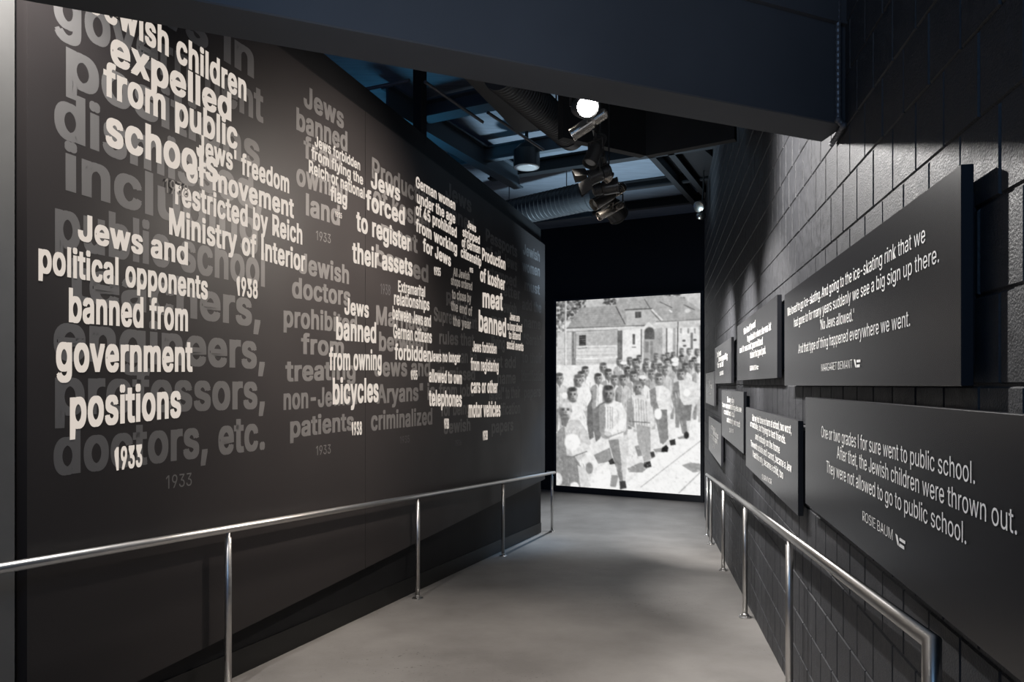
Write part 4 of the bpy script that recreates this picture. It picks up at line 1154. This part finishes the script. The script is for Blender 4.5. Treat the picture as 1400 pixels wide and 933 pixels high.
def pic(px, py):
    """photograph dot seen at a pixel"""
    m = (px - 700) / F
    # ray (m,1) meets the picture plane PR + a*EB
    den = EB.x - m * EB.y
    a = (m * PR.y - PR.x) / den
    Z = PR.y + a * EB.y
    h = (527 - py) / F * Z
    return (PW - a) * RES, (ht - h) * RES


def P_poly(pts, v, alpha=1.0):
    q = np.array([pic(*p) for p in pts])
    x0, y0 = np.floor(q.min(0)).astype(int)
    x1, y1 = np.ceil(q.max(0)).astype(int) + 1
    x0, y0, x1, y1 = max(x0, 0), max(y0, 0), min(x1, CW), min(y1, CH)
    if x1 <= x0 or y1 <= y0:
        return
    X, Y = np.meshgrid(np.arange(x0, x1) + .5, np.arange(y0, y1) + .5)
    inside = np.zeros(X.shape, bool)
    n = len(q)
    for i in range(n):
        ax, ay = q[i]
        bx, by = q[(i + 1) % n]
        if ay == by:
            continue
        c = ((ay > Y) != (by > Y)) & (X < (bx - ax) * (Y - ay) / (by - ay) + ax)
        inside ^= c
    sub = canvas[y0:y1, x0:x1]
    sub[inside] = sub[inside] * (1 - alpha) + v * alpha


def P_ell(px, py, rx, ry, v, alpha=1.0, soft=0.25):
    cx, cy = pic(px, py)
    ex, ey = pic(px + rx, py)[0] - cx, pic(px, py + ry)[1] - cy
    x0, x1 = max(int(cx - ex * 1.4), 0), min(int(cx + ex * 1.4) + 2, CW)
    y0, y1 = max(int(cy - ey * 1.4), 0), min(int(cy + ey * 1.4) + 2, CH)
    if x1 <= x0 or y1 <= y0:
        return
    X, Y = np.meshgrid(np.arange(x0, x1) + .5, np.arange(y0, y1) + .5)
    d = np.sqrt(((X - cx) / ex) ** 2 + ((Y - cy) / ey) ** 2)
    w = np.clip((1 + soft / 2 - d) / soft, 0, 1) * alpha
    sub = canvas[y0:y1, x0:x1]
    canvas[y0:y1, x0:x1] = sub * (1 - w) + v * w


def P_line(a, b, w, v, alpha=1.0):
    d = np.array(b, float) - np.array(a, float)
    n = np.array([-d[1], d[0]]) / (np.hypot(*d) + 1e-6) * w / 2
    P_poly([(a[0] + n[0], a[1] + n[1]), (b[0] + n[0], b[1] + n[1]), (b[0] - n[0], b[1] - n[1]), (a[0] - n[0], a[1] - n[1])], v, alpha)


# sky, trees, building
P_poly([(755, 395), (965, 395), (965, 440), (755, 440)], 0.74)
for i in range(170):
    x, y = R3.uniform(762, 800), R3.uniform(410, 440)
    if x + (y - 410) < 826:
        P_ell(x, y, R3.uniform(1, 3), R3.uniform(1, 2.5), R3.choice((0.28, 0.35, 0.45, 0.62)), 0.8)
for i in range(40):
    P_ell(R3.uniform(826, 842), R3.uniform(409, 417), R3.uniform(1, 2.5), R3.uniform(1, 2), R3.choice((0.25, 0.35, 0.5)), 0.8)
for i in range(30):
    P_ell(R3.uniform(905, 935), R3.uniform(401, 408), R3.uniform(1, 3), R3.uniform(1, 2), R3.choice((0.25, 0.4, 0.55)), 0.8)
for i in range(60):
    P_ell(R3.uniform(760, 772), R3.uniform(435, 475), R3.uniform(1, 2.4), R3.uniform(1, 3), R3.choice((0.35, 0.45, 0.6)), 0.7)
P_poly([(762, 455), (800, 450), (960, 440), (960, 560), (762, 560)], 0.78)
P_poly([(775, 449), (794, 421), (841, 417), (857, 445)], 0.63)
P_poly([(840, 419), (848, 408), (900, 403), (935, 408), (958, 424), (958, 437), (905, 438), (892, 424), (857, 445)], 0.66)
for i in range(9):
    P_line((778 + i * 1.9, 446 - i * 2.9), (856 - i * 1.5, 443 - i * 2.9), 0.5, 0.56, 0.8)
for i in range(11):
    P_line((850 + i, 441 - i * 3), (955 - i * 2, 435 - i * 2.6), 0.5, 0.60, 0.7)
P_line((842, 419), (855, 444), 1.3, 0.36)
P_line((881, 409), (889, 422), 1.1, 0.40)
P_line((854, 424), (892, 422), 1.4, 0.35)
P_line((891, 423), (906, 438), 1.8, 0.86)
P_line((890, 425), (904, 440), 1.0, 0.42)
P_line((902, 413), (919, 421), 1.1, 0.36)
P_line((935, 417), (950, 424), 1.1, 0.38)
P_line((915, 424), (919, 427), 2.0, 0.9)
P_ell(940, 425, 4, 3, 0.85, 0.8)
P_poly([(855, 426), (888, 424), (903, 440), (896, 442), (884, 447), (858, 446)], 0.72)
P_poly([(868.5, 426.5), (877, 426), (877, 434.5), (868.5, 435)], 0.30)
P_line((872.7, 426), (872.7, 435), 0.6, 0.5)
P_line((774, 449), (884, 445), 1.2, 0.42)
P_line((774, 451.5), (884, 447.5), 2.0, 0.82)
P_line((774, 454), (845, 451), 1.0, 0.55)
P_line((897, 440), (958, 437), 1.3, 0.48)
P_line((897, 442), (958, 439.5), 1.6, 0.80)
P_poly([(786, 456), (846, 452), (846, 472), (786, 473)], 0.70)
P_poly([(786, 473), (846, 472), (846, 492), (786, 492)], 0.83)
for yy in (476, 481, 486, 491, 496, 501):
    P_line((763, yy + 1), (846, yy - 1), 0.7, 0.70)
P_line((786, 491), (846, 489), 1.6, 0.92)
P_poly([(792, 459), (801.5, 458), (801.5, 472.5), (792, 473)], 0.26)
for k in range(4):
    P_line((793, 461.5 + k * 3.2), (801, 461 + k * 3.2), 0.7, 0.5)
P_line((790, 477), (803, 475.5), 1.6, 0.58)
P_poly([(844.5, 452), (851, 452), (851, 500), (844.5, 500)], 0.46)
P_poly([(851, 452), (876, 449), (876, 500), (851, 500)], 0.88)
P_poly([(865, 457), (868.5, 457), (868.5, 471), (865, 471)], 0.42)
P_line((864, 475), (870, 475), 1.2, 0.5)
P_line((774, 410), (774, 520), 1.4, 0.86)
P_line((772.5, 410), (772.5, 520), 0.7, 0.6)
P_poly([(782, 454), (787.5, 454), (787.5, 530), (782, 530)], 0.52)
P_line((786, 455), (786, 490), 1.0, 0.8)
P_poly([(878, 452), (881, 446), (887, 440), (893, 446), (896, 455), (896, 500), (878, 500)], 0.84)
P_ell(888, 454, 6.8, 6.5, 0.36)
P_poly([(881.2, 454), (894.8, 454), (894.8, 464), (881.2, 464)], 0.40)
P_poly([(880, 464), (895, 464), (895, 500), (880, 500)], 0.66)
P_poly([(882, 467), (887, 467), (887, 482), (882, 482)], 0.52)
P_poly([(889, 467), (893, 467), (893, 498), (889, 498)], 0.55)
P_poly([(895, 450), (906, 448), (906, 492), (895, 492)], 0.66)
P_line((877, 450), (877, 495), 1.0, 0.40)
P_line((911.5, 449), (911.5, 485), 1.8, 0.34)
P_line((927, 440), (926, 490), 1.3, 0.32)
P_poly([(913, 449), (925, 449), (925, 482), (913, 482)], 0.88)
P_poly([(920, 449), (924, 449), (924, 482), (920, 482)], 0.66)
P_poly([(928, 448), (957, 447), (957, 485), (928, 485)], 0.86)
for x in (931, 941, 950):
    P_line((x, 449), (x, 456), 2.5, 0.62)
P_poly([(944, 455), (947.5, 455), (947.5, 478), (944, 478)], 0.5)
P_line((957, 445), (957, 480), 1.2, 0.4)
for x, y in ((935, 466), (936, 473), (950, 465)):
    P_ell(x, y, 2.5, 1.5, 0.4)
# street
P_poly([(755, 500), (846, 498), (965, 490), (965, 690), (755, 690)], 0.88)
P_poly([(858, 660), (930, 590), (965, 560), (965, 690), (755, 690), (755, 660)], 0.93)


def face(x, y, rx, ry, base=0.56, hair=0.34, bald=False):
    """a head turned a little to the right, sun from the upper right"""
    base += 0.05
    P_ell(x, y, rx, ry, base, 1.0, 0.3)
    P_ell(x + rx * .30, y + ry * .05, rx * .62, ry * .80, min(base + .20, .9), .75, 0.9)
    P_ell(x - rx * .55, y + ry * .25, rx * .45, ry * .65, base - .20, .8, 0.9)
    P_ell(x + rx * .1, y + ry * .85, rx * .6, ry * .25, base - .18, .7, 0.9)
    if bald:
        P_ell(x + rx * .1, y - ry * .60, rx * .8, ry * .38, min(base + .26, .92), .8, 0.9)
    else:
        P_ell(x - rx * .05, y - ry * .80, rx * .92, ry * .34, hair, .95, 0.5)
        P_ell(x - rx * .85, y - ry * .25, rx * .25, ry * .45, hair + .05, .8, 0.7)
    for ex in (-.30, .42):
        P_ell(x + rx * ex, y - ry * .06, rx * .24, ry * .10, .26, .85, 0.9)
        P_ell(x + rx * ex, y - ry * .22, rx * .30, ry * .07, .34, .7, 0.9)
    P_ell(x + rx * .12, y + ry * .22, rx * .16, ry * .20, base - .14, .7, 0.9)
    P_ell(x + rx * .08, y + ry * .52, rx * .36, ry * .08, .30, .75, 0.9)
    P_ell(x + rx * .95, y + ry * .05, rx * .14, ry * .2, base, .9, 0.5)


def folds(x0, y0, x1, y1, n, lo=0.55, hi=0.97):
    for _ in range(n):
        x, y = R3.uniform(x0, x1), R3.uniform(y0, y1)
        dx, dy = R3.uniform(-2, 2), R3.uniform(2, 9)
        P_line((x, y), (x + dx, y + dy), R3.uniform(.5, 1.4), R3.choice((lo, lo + .08, hi)), R3.uniform(.25, .5))


def man(x, y, r, tone=0.86, head=0.50, hair=0.28, body=70, cap=False, lean=0.0):
    """a marching figure seen from the front, light from the right: head centre x, y, head half-width r"""
    w = r * 2.2
    b = y + r * 1.1
    j = R3.uniform(-.05, .05)
    ll = max(body, r * 9)
    P_poly([(x - w, b + r * 1.7), (x - w * .75, b + r * .9), (x - r * .7, b + r * .3), (x + r * .7, b + r * .3), (x + w * .75, b + r * .9), (x + w, b + r * 1.7), (x + w * 1.05, b + ll * .30), (x + w * .8, b + ll * .52), (x - w * .8, b + ll * .52), (x - w * 1.05, b + ll * .3)], tone + j)
    P_poly([(x - w, b + r * 1.7), (x - w * .75, b + r * .9), (x - r * .6, b + r * .4), (x - r * .3, b + r * 1.2), (x - r * .6, b + ll * .52), (x - w * .8, b + ll * .52), (x - w * 1.05, b + ll * .3)], 0.60 + j, .85)
    P_poly([(x - w * 1.0, b + r * 2.0), (x - w * .70, b + r * 2.4), (x - w * .72, b + ll * .40), (x - w * 1.02, b + ll * .36)], 0.47 + j, .8)
    P_poly([(x + w * .60, b + r * 2.2), (x + w * .70, b + r * 2.0), (x + w * .66, b + ll * .46), (x + w * .56, b + ll * .46)], 0.60, 0.6)
    P_poly([(x - r * .55, b - r * .2), (x + r * .5, b - r * .2), (x + r * .15, b + r * 1.4)], 0.46, .9)
    P_line((x, b + r * 1.2), (x - r * .1, b + ll * .5), r * .18, 0.60, 0.7)
    folds(x - w * .6, b + r * 1.5, x + w * .8, b + ll * .40, 7)
    P_poly([(x - w * .8, b + ll * .50), (x + w * .85, b + ll * .50), (x + w * .55, b + ll), (x + w * .05, b + ll), (x, b + ll * .68), (x - w * .2, b + ll * .95), (x - w * .7, b + ll * .95)], 0.72 + j)
    P_poly([(x - w * .8, b + ll * .50), (x - w * .1, b + ll * .50), (x - w * .25, b + ll * .95), (x - w * .7, b + ll * .95)], 0.52 + j, .85)
    face(x, y, r * 1.05, r * 1.42, head + .08, hair + .04)
    if cap:
        P_ell(x, y - r * .95, r * 1.15, r * .65, 0.92, 1, .4)


CROWD = [(932, 481, 3.2), (942, 481, 3.2), (953, 482, 3.4), (920.6, 486, 3.2), (912.6, 487, 3.2), (897, 488, 3.4), (907, 490, 3.5), (874, 491, 3.6), (932, 491, 3.5), (949, 494, 3.7),
         (861, 494, 3.8), (884, 496, 3.8), (895, 499, 4.0), (847, 495, 3.8), (912, 496, 3.6), (868.4, 496.5, 4.0), (853, 500, 4.0), (923, 502, 4.0), (954, 503, 4.0), (883, 503, 4.2),
         (825, 503, 4.6), (937, 503, 4.3), (909, 507, 4.3), (800.5, 508, 4.6), (890.5, 512, 4.4), (832, 512, 5.0), (866, 515, 4.8), (931, 513, 4.8), (795, 515, 4.8), (765, 518, 5.2),
         (858, 508, 4.3), (871, 507, 4.2), (902, 503, 3.8), (945, 498, 3.6), (918, 493, 3.2), (840, 520, 4.6), (879, 520, 4.6), (818, 518, 4.8), (852, 520, 4.8)]
for x, y, r in sorted(CROWD, key=lambda q: q[1]):
    man(x, y, r, tone=R3.choice((0.80, 0.86, 0.90, 0.74)), head=R3.uniform(.40, .52), hair=R3.uniform(.22, .40), cap=(abs(x - 923) < 1.5 and y > 500) or R3.random() < .06)
P_ell(923, 492, 5.2, 3.2, 0.93)
# the walkers at the front, each with shadow, jacket, arms, trousers and shoes
for pts in ([(858, 640), (876, 632), (890, 636), (878, 646), (860, 645)], [(893, 614), (908, 612), (909, 618), (896, 618)], [(926, 598), (940, 594), (940, 600), (928, 600)],
            [(932, 636), (944, 632), (958, 634), (958, 644), (948, 646)], [(826, 648), (846, 650), (842, 666), (826, 664)], [(812, 622), (834, 612), (838, 630), (818, 634)], [(868, 610), (884, 605), (886, 622), (872, 624)]):
    P_poly(pts, 0.56, 0.9)
# right walker with a white bundle
P_poly([(921, 524), (930, 520), (941, 518), (952, 524), (956, 545), (950, 556), (944, 575), (942, 594), (934, 595), (930, 570), (922, 556)], 0.84)
P_poly([(921, 524), (928, 521), (930, 545), (936, 556), (940, 592), (933, 593), (928, 570), (922, 556)], 0.54)
P_poly([(926, 555), (946, 553), (944, 575), (930, 576)], 0.50)
face(931, 512, 5, 7, .56, .38)
folds(922, 522, 954, 590, 22)
P_ell(939, 537, 4.6, 5.0, 0.97)
P_ell(938.5, 595, 3.6, 5.0, 0.22)
# walker in an open light jacket
P_poly([(888, 534), (897, 528), (906, 527), (915, 533), (921, 556), (917, 566), (914, 575), (919, 598), (920, 606), (911, 610), (906, 606), (902, 575), (896, 562), (890, 556)], 0.86)
P_poly([(888, 534), (896, 529), (898, 548), (902, 562), (908, 606), (903, 606), (897, 575), (890, 556)], 0.55)
P_poly([(900, 560), (912, 560), (914, 600), (906, 608), (901, 580)], 0.52)
P_line((903, 530), (900, 548), 2.0, 0.95)
face(901, 519, 5.3, 7.6, .56, .38)
folds(890, 534, 918, 560, 18)
P_ell(899.8, 566, 5.2, 7.5, 0.97)
P_poly([(905, 612), (911, 608), (914, 612), (913, 618), (904, 618)], 0.20)
P_poly([(915, 602), (923, 600), (924, 608), (917, 609)], 0.24)
# walker in a striped coat
P_poly([(857, 548), (866, 541), (876, 540), (886, 545), (893, 560), (896, 580), (889, 588), (889, 600), (890, 628), (884, 632), (879, 604), (875, 590), (866, 586), (857, 580)], 0.84)
P_poly([(857, 548), (864, 542), (866, 560), (868, 585), (857, 580)], 0.60)
P_poly([(870, 580), (889, 584), (890, 628), (881, 632), (872, 604)], 0.66)
for k in range(6):
    P_line((866 + k * 3.4, 545 + abs(k - 2)), (867 + k * 3.6, 582), 0.9, 0.58, 0.8)
P_line((860, 576), (889, 578), 1.3, 0.45)
face(872, 530, 5.8, 8.6, .52, .5)
folds(860, 545, 890, 625, 26)
P_poly([(881, 632), (889, 630), (891, 638), (884, 640), (880, 637)], 0.24)
P_poly([(889, 618), (894, 617), (896, 624), (891, 627)], 0.30)
P_ell(857, 608, 3, 14, 0.80)
# light jacket in the second rank
P_poly([(784, 532), (794, 524), (804, 527), (809, 540), (808, 560), (800, 562), (790, 556)], 0.90)
folds(786, 530, 806, 556, 14)
P_poly([(803, 556), (809, 545), (811, 572), (812, 598), (806, 602), (803, 580)], 0.46)
face(790.7, 521, 5.8, 8.2, .52, .40)
# the lead walker with hands together
P_poly([(812, 560), (820, 552), (827, 549), (829, 566), (826, 588), (820, 600), (815, 604), (812, 590)], 0.50)
P_poly([(819, 556), (828, 551), (838, 547), (850, 551), (857, 566), (856, 588), (849, 596), (836, 600), (824, 600), (820, 584)], 0.88)
P_poly([(819, 556), (827, 552), (828, 574), (826, 598), (820, 590)], 0.60)
for k in range(4):
    P_line((828 + k * 3.2, 556), (828 + k * 3.2, 586), 0.9, 0.60, 0.8)
P_poly([(834, 594), (852, 586), (857, 574), (851, 571), (838, 586)], 0.93)
P_line((834, 597), (853, 590), 1.2, 0.6)
P_ell(829, 595, 7.5, 5.0, 0.62); P_ell(831, 593, 4.5, 3.0, 0.78)
P_poly([(832, 600), (856, 595), (857, 640), (855, 658), (849, 660), (842, 634), (836, 618)], 0.80)
P_poly([(832, 602), (846, 600), (849, 626), (852, 658), (848, 659), (841, 634)], 0.55)
face(832, 539, 7.6, 11.0, .48, .28)
P_ell(830, 549, 4.5, 3.2, .34, .6, .9)
folds(822, 556, 852, 590, 26)
folds(836, 602, 854, 650, 16, .5, .9)
P_poly([(847, 658), (855, 657), (857, 667), (848, 669)], 0.28)
P_poly([(832, 630), (838, 626), (841, 634), (834, 635)], 0.25)
P_poly([(816, 640), (830, 632), (836, 650), (834, 668), (816, 668)], 0.94)
# second man at the left edge
P_poly([(768, 562), (778, 552), (788, 549), (796, 556), (802, 572), (802, 590), (790, 592)], 0.90)
face(783, 540, 6.8, 9.6, .54, .30)
P_ell(772.5, 541, 3.8, 4.5, 0.90)
folds(770, 555, 800, 588, 16)
# man with the round white bundle in the corner
P_poly([(757, 598), (766, 586), (780, 574), (792, 574), (803, 590), (808, 606), (800, 622), (792, 630), (800, 668), (755, 668)], 0.78)
P_poly([(757, 598), (766, 586), (772, 582), (774, 606), (776, 640), (768, 668), (755, 668)], 0.58)
P_poly([(766, 622), (786, 624), (796, 640), (800, 660), (790, 668), (770, 668), (764, 640)], 0.55)
P_poly([(780, 616), (800, 606), (808, 610), (806, 618), (784, 624)], 0.86)
P_line((781, 625), (803, 617), 1.3, 0.5)
face(773, 561, 8.8, 12.0, .58, .6, True)
P_poly([(767, 571), (779, 571), (774, 584), (768, 581)], 0.44, .8)
folds(760, 586, 802, 612, 20)
folds(764, 624, 800, 662, 22, .45, .8)
P_ell(782.7, 604, 10.5, 11.0, 0.98); P_ell(779, 608, 6, 7, 0.88, 0.6)
P_ell(806, 640, 5, 8, 0.50, 0.8); P_ell(763, 655, 6, 9, 0.86); P_ell(786, 664, 6, 5, 0.9)
P_poly([(790, 636), (800, 640), (808, 664), (802, 668), (794, 668)], 0.82)
# paving lines
P_line((876, 666), (960, 601), 0.9, 0.62)
P_line((928, 674), (960, 643), 1.2, 0.62)
for i in range(150):
    P_ell(R3.uniform(860, 960), R3.uniform(610, 680), R3.uniform(.4, 1.3), R3.uniform(.3, .7), R3.choice((0.72, 0.80, 0.99)), 0.6)

# film grain, slight softness
def cloud(cell):
    g0 = rng.normal(0, 1, (CH // cell + 3, CW // cell + 3))
    yy, xx = np.arange(CH) / cell, np.arange(CW) / cell
    y0, x0 = yy.astype(int), xx.astype(int)
    fy, fx = (yy - y0)[:, None], (xx - x0)[None, :]
    a = g0[y0][:, x0] * (1 - fx) + g0[y0][:, x0 + 1] * fx
    b = g0[y0 + 1][:, x0] * (1 - fx) + g0[y0 + 1][:, x0 + 1] * fx
    return a * (1 - fy) + b * fy


canvas = canvas + cloud(5) * 0.030 + cloud(12) * 0.022
canvas = 0.5 + (canvas - 0.5) * 1.12 + 0.02
gr = rng.normal(0, 0.035, canvas.shape)
canvas = np.clip(canvas + gr, 0.05, 1.0)
k = np.pad(canvas, 1, mode='edge')
canvas = (k[1:-1, 1:-1] * 4 + k[:-2, 1:-1] + k[2:, 1:-1] + k[1:-1, :-2] + k[1:-1, 2:]) / 8

# grid mesh: one small face per canvas cell of 2 dots
STEP = 2
nx, ny = CW // STEP, CH // STEP
small = canvas[:ny * STEP, :nx * STEP].reshape(ny, STEP, nx, STEP).mean((1, 3))
Xg = np.arange(nx + 1) / nx
Yg = np.arange(ny + 1) / ny
vx, vy = np.meshgrid(Xg, Yg)
base = np.array(PLf) + np.array(NB) * 0.012
ex = np.array(PR - PLf)
co = base[None, None, :] + vx[..., None] * ex[None, None, :]
co[..., 2] = EYE + ht - vy * PH
idx = np.arange((nx + 1) * (ny + 1)).reshape(ny + 1, nx + 1)
quads = np.stack([idx[:-1, :-1], idx[1:, :-1], idx[1:, 1:], idx[:-1, 1:]], -1).reshape(-1, 4)
me = bpy.data.meshes.new('photograph')
me.vertices.add(co.shape[0] * co.shape[1])
me.vertices.foreach_set('co', co.reshape(-1))
me.loops.add(quads.size)
me.loops.foreach_set('vertex_index', quads.reshape(-1).astype(np.int32))
me.polygons.add(len(quads))
me.polygons.foreach_set('loop_start', np.arange(0, quads.size, 4, dtype=np.int32))
me.polygons.foreach_set('loop_total', np.full(len(quads), 4, dtype=np.int32))
me.update()
me.validate()
att = me.color_attributes.new('picture', 'FLOAT_COLOR', 'POINT')
pv = np.pad(small, ((0, 1), (0, 1)), mode='edge')
pad = np.pad(small, 1, mode='edge')
pv = (pad[:-1, :-1] + pad[1:, :-1] + pad[:-1, 1:] + pad[1:, 1:]) / 4
sharp = pv * 1.0
g_ = np.clip(sharp, 0, 1)
gl = np.where(g_ <= 0.04045, g_ / 12.92, ((g_ + 0.055) / 1.055) ** 2.4)
rgba = np.ones((gl.size, 4))
rgba[:, :3] = gl.reshape(-1, 1) * np.array([[1.0, 0.995, 0.985]])
att.data.foreach_set('color', rgba.reshape(-1))

mph = bpy.data.materials.new('backlit_photograph')
mph.use_nodes = True
nt = mph.node_tree
nt.nodes.clear()
out = nt.nodes.new('ShaderNodeOutputMaterial')
em = nt.nodes.new('ShaderNodeEmission')
em.inputs['Strength'].default_value = 0.95
va = nt.nodes.new('ShaderNodeVertexColor')
va.layer_name = 'picture'
nt.links.new(va.outputs['Color'], em.inputs['Color'])
nt.links.new(em.outputs['Emission'], out.inputs['Surface'])

root = empty('photo_lightbox', (PR + PLf) / 2 + UP * LAND, 'tall backlit black and white photograph of marching men filling the end wall', 'lightbox')
obj('photograph', me, mph, root)
# black frame: four bars and a back box
w_l, w_r, w_t, w_b = 0.05, 0.06, 0.04, (ht - PH) - (LAND - EYE)
bm = bmesh.new()


def bpt(a, h, out_):
    return PR + EB * a + UP * (EYE + h) + NB * out_


for a0_, a1_, h0_, h1_ in ((-w_r, 0, hb - w_b, ht + w_t), (PW, PW + w_l, hb - w_b, ht + w_t), (0, PW, ht, ht + w_t), (0, PW, hb - w_b, hb)):
    prism(bm, [bpt(a0_, h0_, 0.03), bpt(a1_, h0_, 0.03), bpt(a1_, h1_, 0.03), bpt(a0_, h1_, 0.03)], [bpt(a0_, h0_, -0.118), bpt(a1_, h0_, -0.118), bpt(a1_, h1_, -0.118), bpt(a0_, h1_, -0.118)])
obj('frame', bm, mat('frame_black', (0.01, 0.012, 0.016), 0.5), root)
bm = bmesh.new()
prism(bm, [bpt(0, hb, 0.004), bpt(PW, hb, 0.004), bpt(PW, ht, 0.004), bpt(0, ht, 0.004)], [bpt(0, hb, -0.11), bpt(PW, hb, -0.11), bpt(PW, ht, -0.11), bpt(0, ht, -0.11)])
obj('backing_box', bm, M['black'], root)
